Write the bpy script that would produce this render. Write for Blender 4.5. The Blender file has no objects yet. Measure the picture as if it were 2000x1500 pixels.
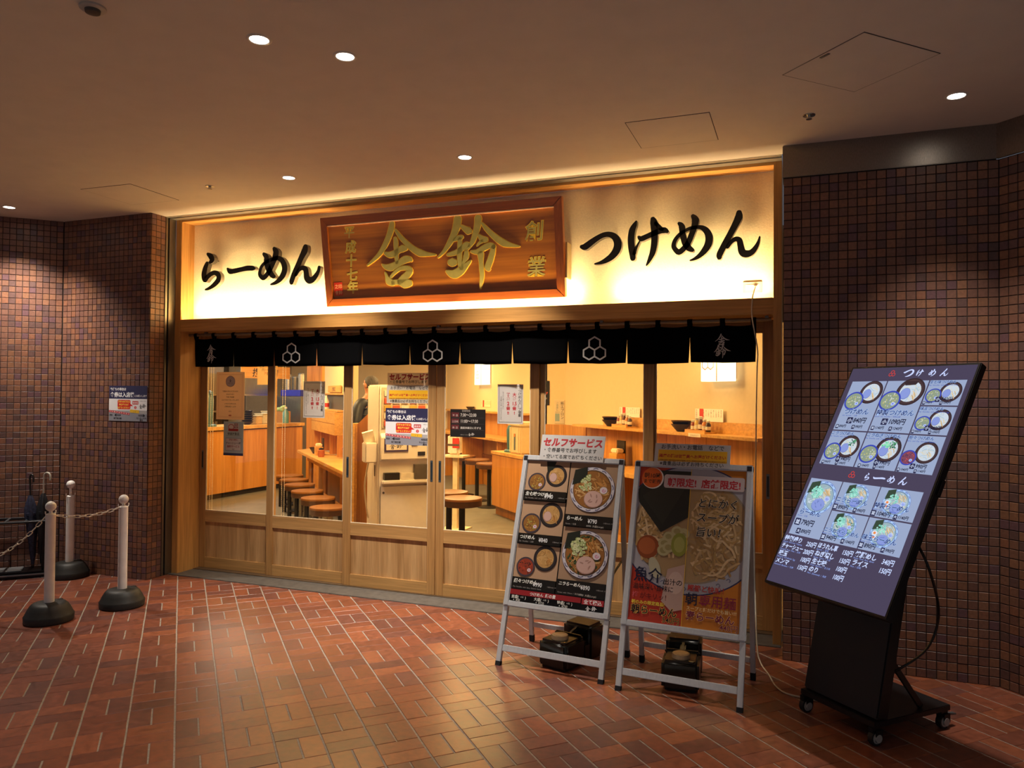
import bpy, bmesh, math, random
from mathutils import Vector, Matrix
sc = bpy.context.scene
COL = sc.collection
rng = random.Random(11)
R = math.radians
# ---------------------------------------------------------------- camera
YAW, PITCH, ROLL, FPX = R(21.0537), R(0.8921), R(0.4489), 1470.8
CAM = Vector((5.1795, -5.2030, 1.6067))
fw = Vector((-math.sin(YAW)*math.cos(PITCH), math.cos(YAW)*math.cos(PITCH), math.sin(PITCH)))
rt = Vector((math.cos(YAW), math.sin(YAW), 0)); up = rt.cross(fw)
r2 = rt*math.cos(ROLL) + up*math.sin(ROLL); u2 = -rt*math.sin(ROLL) + up*math.cos(ROLL)
cd = bpy.data.cameras.new('camera'); cam = bpy.data.objects.new('camera', cd); COL.objects.link(cam)
cd.sensor_width = 36; cd.lens = FPX/2000*36; cd.clip_start = 0.05; cd.clip_end = 200
mw = Matrix((( r2.x, u2.x, -fw.x, CAM.x), (r2.y, u2.y, -fw.y, CAM.y), (r2.z, u2.z, -fw.z, CAM.z), (0, 0, 0, 1)))
cam.matrix_world = mw; sc.camera = cam
# ---------------------------------------------------------------- world, exposure
w = bpy.data.worlds.new('world'); sc.world = w; w.use_nodes = True
w.node_tree.nodes['Background'].inputs[0].default_value = (0.75, 0.82, 1.0, 1)
w.node_tree.nodes['Background'].inputs[1].default_value = 0.17
vs = sc.view_settings; vs.view_transform = 'Standard'; vs.look = 'None'; vs.gamma = 1; vs.use_curve_mapping = False
vs.exposure = 0.0
# light levels
E_SPOT, E_LED, E_SHOP = 80.0, 14.5, 92.0
COOL = (1.0, 0.90, 0.78); WARM = (1.0, 0.70, 0.34); SHOPC = (1.0, 0.64, 0.25)
CEIL = 3.165
# ---------------------------------------------------------------- materials
def lin(h):
    if isinstance(h, str):
        h = h.lstrip('#'); c = [int(h[i:i+2], 16)/255 for i in (0, 2, 4)]
        return tuple(x/12.92 if x <= .04045 else ((x+.055)/1.055)**2.4 for x in c)
    return h
MATS = {}
def M(key, col='808080', rough=.5, metal=0., nz=.10, ns=25., bump=0., st=(1, 1, 1), emit=0., coat=0., sheen=0.):
    if key in MATS: return MATS[key]
    m = bpy.data.materials.new(key); m.use_nodes = True; nt = m.node_tree; N = nt.nodes; L = nt.links
    b = N['Principled BSDF']; c = lin(col)
    b.inputs['Roughness'].default_value = rough; b.inputs['Metallic'].default_value = metal
    b.inputs['Base Color'].default_value = (*c, 1)
    if coat: b.inputs['Coat Weight'].default_value = coat; b.inputs['Coat Roughness'].default_value = .12
    if sheen: b.inputs['Sheen Weight'].default_value = sheen
    if emit: b.inputs['Emission Color'].default_value = (*c, 1); b.inputs['Emission Strength'].default_value = emit
    if nz or bump:
        tc = N.new('ShaderNodeTexCoord'); mp = N.new('ShaderNodeMapping'); no = N.new('ShaderNodeTexNoise')
        mp.inputs['Scale'].default_value = st; no.inputs['Scale'].default_value = ns; no.inputs['Detail'].default_value = 5
        L.new(tc.outputs['Object'], mp.inputs[0]); L.new(mp.outputs[0], no.inputs['Vector'])
        if nz:
            r = N.new('ShaderNodeValToRGB'); e = r.color_ramp.elements
            e[0].position = .3; e[1].position = .7
            e[0].color = (*[x*(1-nz) for x in c], 1); e[1].color = (*[min(1, x*(1+nz)) for x in c], 1)
            L.new(no.outputs['Fac'], r.inputs[0]); L.new(r.outputs[0], b.inputs['Base Color'])
        if bump:
            bp = N.new('ShaderNodeBump'); bp.inputs['Strength'].default_value = bump; bp.inputs['Distance'].default_value = .002
            L.new(no.outputs['Fac'], bp.inputs['Height']); L.new(bp.outputs[0], b.inputs['Normal'])
    MATS[key] = m; return m
def WOOD(key, c1, c2, axis=2, rough=.45, k=1., fine=70., coat=0.):
    """two-tone grain stretched along one axis, with a finer line grain on top"""
    if key in MATS: return MATS[key]
    m = bpy.data.materials.new(key); m.use_nodes = True; nt = m.node_tree; N = nt.nodes; L = nt.links
    b = N['Principled BSDF']; b.inputs['Roughness'].default_value = rough
    if coat: b.inputs['Coat Weight'].default_value = coat
    tc = N.new('ShaderNodeTexCoord'); cols = []
    for sc_, lo, hi in ((9*k, .3, .7), (fine*k, .35, .65)):
        mp = N.new('ShaderNodeMapping'); s = [sc_]*3; s[axis] = sc_*.035; mp.inputs['Scale'].default_value = s
        no = N.new('ShaderNodeTexNoise'); no.inputs['Scale'].default_value = 1; no.inputs['Detail'].default_value = 4; no.inputs['Distortion'].default_value = .6
        L.new(tc.outputs['Object'], mp.inputs[0]); L.new(mp.outputs[0], no.inputs['Vector'])
        r = N.new('ShaderNodeValToRGB'); r.color_ramp.elements[0].position = lo; r.color_ramp.elements[1].position = hi
        L.new(no.outputs['Fac'], r.inputs[0]); cols.append(r)
    a, c = lin(c1), lin(c2)
    cols[0].color_ramp.elements[0].color = (*a, 1); cols[0].color_ramp.elements[1].color = (*c, 1)
    cols[1].color_ramp.elements[0].color = (.72, .70, .66, 1); cols[1].color_ramp.elements[1].color = (1.06, 1.06, 1.06, 1)
    mx = N.new('ShaderNodeMix'); mx.data_type = 'RGBA'; mx.blend_type = 'MULTIPLY'; mx.inputs[0].default_value = .8
    L.new(cols[0].outputs[0], mx.inputs[6]); L.new(cols[1].outputs[0], mx.inputs[7]); L.new(mx.outputs[2], b.inputs['Base Color'])
    MATS[key] = m; return m
def RANDM(key, cols, rough=.4, nz=.12, ns=40., bump=.25, coat=0., st=(1, 1, 1)):
    """one colour per piece (object random + per-face attribute), for tiles and bricks"""
    if key in MATS: return MATS[key]
    m = bpy.data.materials.new(key); m.use_nodes = True; nt = m.node_tree; N = nt.nodes; L = nt.links
    b = N['Principled BSDF']
    if coat: b.inputs['Coat Weight'].default_value = coat; b.inputs['Coat Roughness'].default_value = .25
    oi = N.new('ShaderNodeObjectInfo'); at = N.new('ShaderNodeAttribute'); at.attribute_name = 'rnd'
    ad = N.new('ShaderNodeMath'); ad.operation = 'ADD'; fr = N.new('ShaderNodeMath'); fr.operation = 'FRACT'
    L.new(oi.outputs['Random'], ad.inputs[0]); L.new(at.outputs['Fac'], ad.inputs[1]); L.new(ad.outputs[0], fr.inputs[0])
    rp = N.new('ShaderNodeValToRGB'); rp.color_ramp.interpolation = 'CONSTANT'; e = rp.color_ramp.elements
    while len(e) < len(cols): e.new(.5)
    for i, c in enumerate(cols): e[i].position = i/len(cols); e[i].color = (*lin(c), 1)
    L.new(fr.outputs[0], rp.inputs[0])
    tc = N.new('ShaderNodeTexCoord'); ge = N.new('ShaderNodeNewGeometry'); no = N.new('ShaderNodeTexNoise'); no.inputs['Scale'].default_value = ns; no.inputs['Detail'].default_value = 6
    mp = N.new('ShaderNodeMapping'); mp.inputs['Scale'].default_value = st
    L.new(ge.outputs['Position'], mp.inputs[0]); L.new(mp.outputs[0], no.inputs['Vector'])
    r2_ = N.new('ShaderNodeValToRGB'); r2_.color_ramp.elements[0].position = .3; r2_.color_ramp.elements[1].position = .7
    r2_.color_ramp.elements[0].color = (1-nz*2, 1-nz*2, 1-nz*2, 1); r2_.color_ramp.elements[1].color = (1+nz, 1+nz, 1+nz, 1)
    L.new(no.outputs['Fac'], r2_.inputs[0])
    mx = N.new('ShaderNodeMix'); mx.data_type = 'RGBA'; mx.blend_type = 'MULTIPLY'; mx.inputs[0].default_value = 1
    L.new(rp.outputs[0], mx.inputs[6]); L.new(r2_.outputs[0], mx.inputs[7]); L.new(mx.outputs[2], b.inputs['Base Color'])
    mr = N.new('ShaderNodeMapRange'); mr.inputs[3].default_value = rough-.08; mr.inputs[4].default_value = rough+.14
    L.new(no.outputs['Fac'], mr.inputs[0]); L.new(mr.outputs[0], b.inputs['Roughness'])
    bp = N.new('ShaderNodeBump'); bp.inputs['Strength'].default_value = bump; bp.inputs['Distance'].default_value = .002
    L.new(no.outputs['Fac'], bp.inputs['Height']); L.new(bp.outputs[0], b.inputs['Normal'])
    MATS[key] = m; return m
def PAPER(col):
    key = 'paper_'+col
    if key in MATS: return MATS[key]
    m = M(key, col, .65, nz=.03); nt = m.node_tree; b = nt.nodes['Principled BSDF']; t = nt.nodes.new('ShaderNodeBsdfTranslucent'); t.inputs[0].default_value = (*lin(col), 1)
    mx = nt.nodes.new('ShaderNodeMixShader'); mx.inputs[0].default_value = .38; o = nt.nodes['Material Output']
    nt.links.new(b.outputs[0], mx.inputs[1]); nt.links.new(t.outputs[0], mx.inputs[2]); nt.links.new(mx.outputs[0], o.inputs[0]); return m
def EM(key, col, s):
    if key in MATS: return MATS[key]
    m = bpy.data.materials.new(key); m.use_nodes = True; nt = m.node_tree; nt.nodes.clear()
    e = nt.nodes.new('ShaderNodeEmission'); o = nt.nodes.new('ShaderNodeOutputMaterial')
    e.inputs[0].default_value = (*lin(col), 1); e.inputs[1].default_value = s; nt.links.new(e.outputs[0], o.inputs[0])
    MATS[key] = m; return m
def GLASS(key='glass', refl=.9, tint=(.97, .98, .97)):
    if key in MATS: return MATS[key]
    m = bpy.data.materials.new(key); m.use_nodes = True; nt = m.node_tree; nt.nodes.clear(); N = nt.nodes; L = nt.links
    t = N.new('ShaderNodeBsdfTransparent'); t.inputs[0].default_value = (*tint, 1); g = N.new('ShaderNodeBsdfGlossy'); g.inputs['Roughness'].default_value = .02
    fr = N.new('ShaderNodeFresnel'); fr.inputs[0].default_value = 1.45; mu = N.new('ShaderNodeMath'); mu.operation = 'MULTIPLY'; mu.inputs[1].default_value = refl
    mx = N.new('ShaderNodeMixShader'); o = N.new('ShaderNodeOutputMaterial')
    L.new(fr.outputs[0], mu.inputs[0]); L.new(mu.outputs[0], mx.inputs[0]); L.new(t.outputs[0], mx.inputs[1]); L.new(g.outputs[0], mx.inputs[2]); L.new(mx.outputs[0], o.inputs[0])
    MATS[key] = m; return m
# ---------------------------------------------------------------- geometry
class G:
    def __init__(s): s.v = []; s.f = []; s.mi = []
    def add(s, vs_, fs, mi=0):
        o = len(s.v); s.v += [tuple(v) for v in vs_]
        for f in fs: s.f.append([i+o for i in f]); s.mi.append(mi)
        return s
    def box(s, x0, x1, y0, y1, z0, z1, mi=0):
        v = [(x, y, z) for z in (z0, z1) for y in (y0, y1) for x in (x0, x1)]
        return s.add(v, [(0, 2, 3, 1), (4, 5, 7, 6), (0, 1, 5, 4), (2, 6, 7, 3), (0, 4, 6, 2), (1, 3, 7, 5)], mi)
    def obox(s, c, ax, ay, az, sx, sy, sz, mi=0):
        c, ax, ay, az = Vector(c), Vector(ax), Vector(ay), Vector(az)
        v = [c+ax*(i*sx/2)+ay*(j*sy/2)+az*(k*sz/2) for k in (-1, 1) for j in (-1, 1) for i in (-1, 1)]
        return s.add(v, [(0, 2, 3, 1), (4, 5, 7, 6), (0, 1, 5, 4), (2, 6, 7, 3), (0, 4, 6, 2), (1, 3, 7, 5)], mi)
    def bar(s, p0, p1, wx, wy, side=(1, 0, 0), mi=0):
        p0, p1 = Vector(p0), Vector(p1); d = (p1-p0); L_ = d.length; d.normalize(); a = Vector(side); a = (a-d*a.dot(d)).normalized(); b = d.cross(a)
        return s.obox((p0+p1)/2, a, b, d, wx, wy, L_, mi)
    def cyl(s, p0, p1, r0, r1=None, n=16, mi=0):
        r1 = r0 if r1 is None else r1; p0, p1 = Vector(p0), Vector(p1); d = (p1-p0).normalized()
        a = d.orthogonal().normalized(); b = d.cross(a); v = []
        for p, r in ((p0, r0), (p1, r1)):
            for i in range(n): t = 2*math.pi*i/n; v.append(p+a*(r*math.cos(t))+b*(r*math.sin(t)))
        fs = [(i, (i+1) % n, n+(i+1) % n, n+i) for i in range(n)] + [tuple(range(n-1, -1, -1)), tuple(range(n, 2*n))]
        return s.add(v, fs, mi)
    def tube(s, pts, r, n=8, mi=0, closed=False):
        P = [Vector(p) for p in pts]; m = len(P); a = None; v = []
        for i, p in enumerate(P):
            d = (P[(i+1) % m]-P[i-1]) if closed else (P[min(i+1, m-1)]-P[max(i-1, 0)]); d.normalize()
            a = d.orthogonal() if a is None else a-d*a.dot(d); a.normalize(); b = d.cross(a)
            rr = r[i] if isinstance(r, (list, tuple)) else r
            for k in range(n): t = 2*math.pi*k/n; v.append(p+a*(rr*math.cos(t))+b*(rr*math.sin(t)))
        fs = []
        for i in range(m if closed else m-1):
            j = (i+1) % m
            for k in range(n): fs.append((i*n+k, i*n+(k+1) % n, j*n+(k+1) % n, j*n+k))
        if not closed: fs += [tuple(range(n-1, -1, -1)), tuple(range((m-1)*n, m*n))]
        return s.add(v, fs, mi)
    def lathe(s, prof, c=(0, 0, 0), n=24, mi=0, sx=1., sy=1.):
        v = []; m = len(prof)
        for r, z in prof:
            for k in range(n): t = 2*math.pi*k/n; v.append((c[0]+r*sx*math.cos(t), c[1]+r*sy*math.sin(t), c[2]+z))
        fs = [(i*n+k, i*n+(k+1) % n, (i+1)*n+(k+1) % n, (i+1)*n+k) for i in range(m-1) for k in range(n)]
        fs += [tuple(range(n-1, -1, -1)), tuple(range((m-1)*n, m*n))]
        return s.add(v, fs, mi)
    def ball(s, c, r, n=12, mi=0, sz=1.):
        return s.lathe([(max(1e-4, r*math.sin(math.pi*i/n)), -r*sz*math.cos(math.pi*i/n)) for i in range(n+1)], c, n*2 if n < 10 else n+4, mi)
    def prism(s, poly, h0, h1, f, mi=0):
        n = len(poly); v = [f(x, y, h0) for x, y in poly]+[f(x, y, h1) for x, y in poly]
        return s.add(v, [tuple(range(n-1, -1, -1)), tuple(range(n, 2*n))]+[(i, (i+1) % n, n+(i+1) % n, n+i) for i in range(n)], mi)
def mesh(g, mats, smooth=None, bevel=0, seg=2):
    me = bpy.data.meshes.new('m'); me.from_pydata(g.v, [], g.f)
    for m in (mats if isinstance(mats, (list, tuple)) else [mats]): me.materials.append(m)
    for p, i in zip(me.polygons, g.mi): p.material_index = i
    if bevel:
        bm = bmesh.new(); bm.from_mesh(me); bmesh.ops.recalc_face_normals(bm, faces=bm.faces)
        ed = [e for e in bm.edges if len(e.link_faces) == 2 and e.calc_face_angle(0) > .6]
        bmesh.ops.bevel(bm, geom=ed, offset=bevel, segments=seg, affect='EDGES', clamp_overlap=True); bm.to_mesh(me); bm.free()
        smooth = smooth or 40
    if smooth:
        me.shade_smooth(); me.set_sharp_from_angle(angle=R(smooth))
    return me
def link(name, me, parent=None, loc=None, rz=None):
    o = bpy.data.objects.new(name, me); COL.objects.link(o); o.parent = parent
    if loc is not None: o.location = loc
    if rz is not None: o.rotation_euler = (0, 0, rz)
    return o
def obj(name, g, mats, parent=None, smooth=None, bevel=0, seg=2, loc=None, rz=None):
    return link(name, mesh(g, mats, smooth, bevel, seg), parent, loc, rz)
def tag(o, label, cat, group=None):
    o['label'] = label; o['category'] = cat
    if group: o['group'] = group
    return o
def thing(name, label, cat, loc=(0, 0, 0), rz=0., group=None):
    o = bpy.data.objects.new(name, None); COL.objects.link(o); o.empty_display_size = .1
    o.location = loc; o.rotation_euler = (0, 0, rz); return tag(o, label, cat, group)
def struct(name, g, mats, parent=None, **k):
    o = obj(name, g, mats, parent, **k)
    if parent is None: o['kind'] = 'structure'
    return o
def dup(o, loc, rz=0., label=None, parent=None):
    c = o.copy(); COL.objects.link(c); c.parent = parent
    if loc is not None: c.location = loc; c.rotation_euler = (0, 0, rz)
    if label: c['label'] = label
    for ch in list(o.children): dup(ch, None, 0, None, c)
    return c
# ---------------------------------------------------------------- flat print
FC = bpy.data.curves.new('f', 'FONT'); FC.resolution_u = 3; FO = bpy.data.objects.new('f', FC); GL = {}
def glyph(ch, bold):
    k = (ch, bold)
    if k not in GL:
        FC.offset = bold; FC.body = ch; m = FO.to_mesh(); v = [(a.co.x, a.co.y) for a in m.vertices]; f = [tuple(p.vertices) for p in m.polygons]; FO.to_mesh_clear()
        if ord(ch) < 0x2e80 and ch != '・':
            FC.offset = 0; FC.body = ch+'|'; m = FO.to_mesh(); a1 = max(a.co.x for a in m.vertices); FO.to_mesh_clear()
            FC.body = '|'; m = FO.to_mesh(); a0 = max(a.co.x for a in m.vertices); FO.to_mesh_clear(); ad = a1-a0
        else: ad = 1.0
        GL[k] = (v, f, ad)
    return GL[k]
def ribbon(pts, sub=5):
    """Catmull-Rom brush stroke -> outline polygon strip (left, right) with rounded ends"""
    P = [Vector((x, y)) for x, y, _ in pts]; W = [p[2] for p in pts]; Q = []; n = len(P)
    for i in range(n-1):
        a, b, c, d = P[max(i-1, 0)], P[i], P[i+1], P[min(i+2, n-1)]
        for k in range(sub):
            t = k/sub; q = .5*((2*b)+(c-a)*t+(2*a-5*b+4*c-d)*t*t+(3*b-a-3*c+d)*t**3)
            Q.append((q, W[i]+(W[i+1]-W[i])*t))
    Q.append((P[-1], W[-1])); L_, R_ = [], []; m = len(Q)
    for i, (q, w_) in enumerate(Q):
        d = Q[min(i+1, m-1)][0]-Q[max(i-1, 0)][0]; d = d.normalized() if d.length > 1e-9 else Vector((1, 0)); nn = Vector((-d.y, d.x))
        if i == 0:
            for a, s_ in ((-.42, .3), (-.3, .72)): L_.append(q+d*(w_*a)+nn*(w_*s_/2)); R_.append(q+d*(w_*a)-nn*(w_*s_/2))
        L_.append(q+nn*(w_/2)); R_.append(q-nn*(w_/2))
        if i == m-1:
            for a, s_ in ((.3, .72), (.42, .3)): L_.append(q+d*(w_*a)+nn*(w_*s_/2)); R_.append(q+d*(w_*a)-nn*(w_*s_/2))
    return L_, R_
class Print:
    """flat print in the plane of a sheet: f(u, v, h) -> point"""
    def __init__(s, f, mk, h0=.0006, dh=2.2e-5): s.f = f; s.mk = mk; s.h = h0; s.dh = dh; s.g = G(); s.mats = []; s.idx = {}
    def m(s, c):
        if c not in s.idx: s.idx[c] = len(s.mats); s.mats.append(s.mk(c))
        return s.idx[c]
    def poly(s, pts, c, step=True):
        if step: s.h += s.dh
        s.g.add([s.f(x, y, s.h) for x, y in pts], [tuple(range(len(pts)))], s.m(c))
    def rect(s, x0, y0, x1, y1, c): s.poly([(x0, y0), (x1, y0), (x1, y1), (x0, y1)], c)
    def frame(s, x0, y0, x1, y1, t, c):
        for a in ((x0, y0, x1, y0+t), (x0, y1-t, x1, y1), (x0, y0, x0+t, y1), (x1-t, y0, x1, y1)): s.rect(*a, c)
    def rrect(s, x0, y0, x1, y1, r, c):
        p = []
        for cx, cy, a0 in ((x1-r, y1-r, 0), (x0+r, y1-r, 90), (x0+r, y0+r, 180), (x1-r, y0+r, 270)):
            p += [(cx+r*math.cos(R(a0+k*22.5)), cy+r*math.sin(R(a0+k*22.5))) for k in range(5)]
        s.poly(p, c)
    def ell(s, cx, cy, a, b, c, n=26, rot=0.):
        cr, sr = math.cos(rot), math.sin(rot)
        s.poly([(cx+a*math.cos(t)*cr-b*math.sin(t)*sr, cy+a*math.cos(t)*sr+b*math.sin(t)*cr) for t in [2*math.pi*k/n for k in range(n)]], c)
    def line(s, pts, wd, c, sub=3, step=True):
        if step: s.h += s.dh
        l, r = ribbon([(p[0], p[1], p[2] if len(p) > 2 else wd) for p in pts], sub); n = len(l)
        s.g.add([s.f(p.x, p.y, s.h) for p in l+r], [(i, n+i, n+i+1, i+1) for i in range(n-1)], s.m(c))
    def text(s, t, x, y, z, c, an='l', bold=.0, sh=0., sx=1., vert=False, ls=0., rot=0.):
        s.h += s.dh; mi = s.m(c); gl = [glyph(ch, bold) if ch not in ' 　' else ([], [], .5 if ch == ' ' else 1.) for ch in t]
        cr, sr = math.cos(rot), math.sin(rot); tot = sum(g_[2]+ls for g_ in gl)*z*sx
        px = 0 if (an == 'l' or vert) else (-tot/2 if an == 'c' else -tot); py = 0
        for ch, (v, f, ad) in zip(t, gl):
            if v:
                if vert and ch in 'ー～': q = [((py_-.38)*-1*z*sx+.12*z*sx, -(px_-.5)*z+.38*z) for px_, py_ in v]; q = [(a_, b_+py) for a_, b_ in q]
                else: q = [(px+(a+sh*b)*z*sx, py+b*z) for a, b in v]
                s.g.add([s.f(x+a*cr-b*sr, y+a*sr+b*cr, s.h) for a, b in q], f, mi)
            if vert: py -= (1+ls)*z
            else: px += (ad+ls)*z*sx
    def brush(s, key, x, y, z, c, sh=0., fat=0., sx=1.):
        """a traced brush letter scaled so its box is z high, centre at x, y"""
        st = STROKES[key]; xs = [p[0] for q in st for p in q]; ys = [p[1] for q in st for p in q]
        cx, cy, k = (min(xs)+max(xs))/2, (min(ys)+max(ys))/2, z/(max(ys)-min(ys)); s.h += s.dh
        for q in st: s.line([(x+((a-cx)+sh*(b-cy))*k*sx, y+(b-cy)*k, (w_+fat)*k) for a, b, w_ in q], 0, c, 3, False)
    def obj(s, name, parent=None): return obj(name, s.g, s.mats, parent)
def pm(c): return M('print_'+c, c, .55, nz=.0)
def pmg(c): return M('gloss_print_'+c, tuple(min(.9, x*1.55) for x in lin(c)), .28, nz=.0)
STROKES={'sha':[[(660,635,36),(650,592,46),(622,531,42),(580,462,39),(524,397,29),(463,352,17),(408,317,4)],[(686,578,12),(723,526,28),(774,471,34),(833,420,42),(890,388,50),(951,374,26),(1024,365,4)],[(679,513,24),(683,487,34),(681,447,34),(681,396,31),(680,324,24)],[(578,404,16),(612,390,39),(649,392,44),(706,418,36),(739,430,50),(768,428,28)],[(545,317,6),(576,297,33),(618,291,53),(660,303,49),(708,322,44),(755,344,52),(792,344,40),(809,335,20)],[(568,252,6),(580,221,20),(595,184,53),(631,166,41)],[(617,215,16),(656,249,20),(704,275,24),(764,277,32),(790,258,48),(769,227,48),(726,197,49),(692,171,41)],[(632,170,33),(687,171,36),(737,159,69),(783,159,48)]],'rin':[[(1228,625,58),(1218,577,58),(1189,509,46),(1148,446,38),(1098,387,21),(1043,343,3)],[(1256,566,17),(1287,543,37),(1313,527,52),(1328,522,29)],[(1186,468,21),(1228,480,31),(1256,484,25)],[(1237,473,29),(1234,424,33),(1228,363,33),(1226,301,33),(1237,255,38)],[(1126,359,13),(1166,365,29),(1213,378,33),(1260,406,37),(1289,425,39),(1309,420,25)],[(1145,300,46),(1162,299,59),(1182,298,46)],[(1286,376,25),(1283,339,39),(1261,299,23),(1243,276,6)],[(1111,233,17),(1147,214,50),(1184,211,63),(1231,235,58),(1270,264,37),(1318,302,6)],[(1397,616,53),(1389,564,49),(1370,505,41),(1344,450,33),(1310,407,19),(1277,381,6)],[(1424,578,8),(1457,535,27),(1503,488,35),(1554,444,43),(1600,415,45),(1652,399,24),(1718,385,3)],[(1396,487,16),(1426,457,43),(1454,453,33)],[(1421,445,21),(1397,430,14),(1376,411,4)],[(1326,371,12),(1376,366,33),(1431,391,37),(1485,408,37),(1513,394,29)],[(1511,399,29),(1497,347,39),(1477,295,43),(1456,248,45),(1462,231,29)],[(1402,349,49),(1403,291,31),(1404,230,31),(1405,189,29),(1396,136,21),(1387,91,3)]],'ra':[[(229,2850,14),(266,2826,42),(283,2795,40),(258,2774,18)],[(225,2765,29),(204,2719,42),(192,2669,45),(204,2625,47),(231,2643,33),(269,2667,31),(315,2678,29),(355,2654,38),(354,2611,41),(304,2568,31),(254,2543,18),(210,2532,4)]],'bar':[[(454,2707,7),(482,2681,34),(539,2683,32),(609,2692,30),(670,2699,34),(726,2696,32),(746,2692,18)]],'me1':[[(844,2813,18),(873,2785,38),(875,2747,41),(892,2693,45),(915,2649,41),(944,2619,32),(960,2612,20)],[(952,2853,21),(973,2822,48),(967,2781,48),(940,2723,39),(915,2678,36),(883,2634,34),(845,2606,30),(812,2626,25),(805,2654,22),(821,2700,20),(853,2731,18),(893,2749,20),(938,2763,23),(994,2768,25),(1034,2748,35),(1060,2707,42),(1066,2664,44),(1048,2619,44),(1012,2581,34),(969,2557,20),(923,2546,3)]],'n1':[[(1276,2847,38),(1267,2812,51),(1234,2756,41),(1200,2692,38),(1166,2629,38),(1141,2568,38),(1138,2551,30)],[(1182,2615,19),(1209,2651,21),(1244,2670,26),(1277,2659,37),(1287,2623,40),(1293,2587,45),(1317,2563,48),(1353,2568,40),(1387,2602,31),(1408,2636,21),(1415,2668,17)]],'tsu':[[(3682,2694,23),(3711,2693,44),(3758,2723,39),(3805,2751,33),(3851,2769,31),(3894,2768,33),(3931,2745,43),(3951,2700,51),(3941,2652,51),(3909,2612,44),(3867,2585,33),(3824,2569,19),(3781,2563,3)]],'ke':[[(4083,2850,5),(4071,2823,29),(4054,2787,40),(4046,2725,42),(4050,2662,41),(4057,2613,37),(4060,2586,33)],[(4069,2620,22),(4083,2660,15),(4108,2707,3)],[(4101,2737,14),(4119,2723,33),(4157,2735,32),(4208,2755,33),(4255,2770,36),(4284,2770,36),(4301,2760,19)],[(4221,2826,20),(4242,2800,24),(4265,2778,20)],[(4200,2857,29),(4207,2830,46),(4212,2765,42),(4212,2696,40),(4202,2629,37),(4185,2585,27),(4165,2545,12),(4156,2532,3)]],'me2':[[(4382,2812,17),(4400,2791,36),(4407,2736,34),(4424,2674,39),(4447,2639,38),(4474,2620,23)],[(4476,2856,22),(4493,2827,45),(4486,2781,36),(4470,2732,33),(4447,2676,33),(4421,2641,32),(4383,2612,34),(4353,2638,27),(4345,2662,24),(4357,2699,22),(4387,2734,20),(4424,2758,17),(4473,2775,19),(4529,2774,23),(4565,2750,36),(4585,2707,44),(4581,2657,45),(4555,2612,38),(4520,2577,26),(4484,2557,14),(4458,2550,3)]],'n2':[[(4782,2856,31),(4779,2822,45),(4754,2768,39),(4722,2707,36),(4687,2643,36),(4657,2582,36),(4654,2558,28)],[(4707,2626,18),(4729,2656,20),(4757,2676,26),(4783,2669,32),(4792,2633,35),(4802,2590,42),(4827,2573,45),(4861,2580,35),(4889,2611,25),(4907,2649,13),(4915,2684,3)]]}
# ================================================================ setting
def pxy(p):
    d = Vector(p)-CAM; z = d.dot(fw)
    return (1000+FPX*d.dot(r2)/z, 750-FPX*d.dot(u2)/z, z) if z > .05 else (1e9, 1e9, z)
def inview(p, m=0): x, y, z = pxy(p); return -m < x < 2000+m and -m < y < 1500+m
mort = M('mortar', '948a7e', .9, nz=.2, ns=60, bump=.4)
brickm = RANDM('paving_brick', ['844832', '73402f', '8a4d33', '7b4430', '693e33', '834a36', '915237', '714338', '7d462f'], rough=.34, nz=.16, ns=26, bump=.25, coat=.12, st=(1, 1, 1))
tilem = RANDM('wall_tile', ['7a5442', '6f4b3d', '80573f', '66474a', '875c44', '754f40', '7b5444', '60453f', '82553f', '714d41', '775243'], rough=.42, nz=.1, ns=60, bump=.2)
floor = struct('floor', G().box(-7, 11, -10, .3, -.3, -.0025), mort)
GA = R(44.752); GI = Vector((math.cos(GA), math.sin(GA))); GJ = Vector((math.sin(GA), -math.cos(GA))); GO = Vector((2.3158, -2.0269)); MOD = .21
def piece(lx, ly, t, ch):
    a, b = lx/2, ly/2; v = []
    for x, y, z in ((a, b, -t), (a, b, -ch), (a-ch, b-ch, 0)): v += [(-x, -y, z), (x, -y, z), (x, y, z), (-x, y, z)]
    f = [(k*4+i, k*4+(i+1) % 4, k*4+4+(i+1) % 4, k*4+4+i) for k in (0, 1) for i in range(4)]+[(8, 9, 10, 11)]
    return v, f
def stuffmesh(name, items, kinds, mat, parent):
    """items: per kind a list of (matrix, rnd)"""
    vs_, fs, rn = [], [], []
    for mtx, r_, pv, pf in [(m_, q_, *kd) for it, kd in zip(items, kinds) for m_, q_ in it]:
        o = len(vs_); vs_ += [tuple(mtx @ Vector(v)) for v in pv]; fs += [[i+o for i in f] for f in pf]; rn += [r_]*len(pf)
    me = bpy.data.meshes.new('m'); me.from_pydata(vs_, [], fs); me.materials.append(mat)
    a = me.attributes.new('rnd', 'FLOAT', 'FACE'); a.data.foreach_set('value', rn)
    o = link(name, me, parent); o['kind'] = 'stuff'; return o
BT = [piece(.2080, .0972, .012, .0013), piece(.2005, .1030, .012, .0013)]; BM = [mesh(type('g', (), dict(v=v_, f=f_, mi=[0]*len(f_))), brickm) for v_, f_ in BT]
cand = []
for i in range(-34, 30):
    for j in range(-24, 34):
        c = GO+GI*((i+.5)*MOD)+GJ*((j+.5)*MOD)
        if c.y > .12 or c.x+c.y > 6.25 or c.y-c.x > 1.15: continue
        px, py, z = pxy((c.x, c.y, 0))
        if z < 2.2 or not (-350 < px < 2350) or py > 2100: continue
        for s_ in (-1, 1):
            if (i+j) % 2 == 0: p, a, ty = c+GI*(s_*.0525), GA-math.pi/2, 0
            else: p, a, ty = c+GJ*(s_*.0525), GA, 1
            cand.append((z, p, a, ty))
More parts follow.
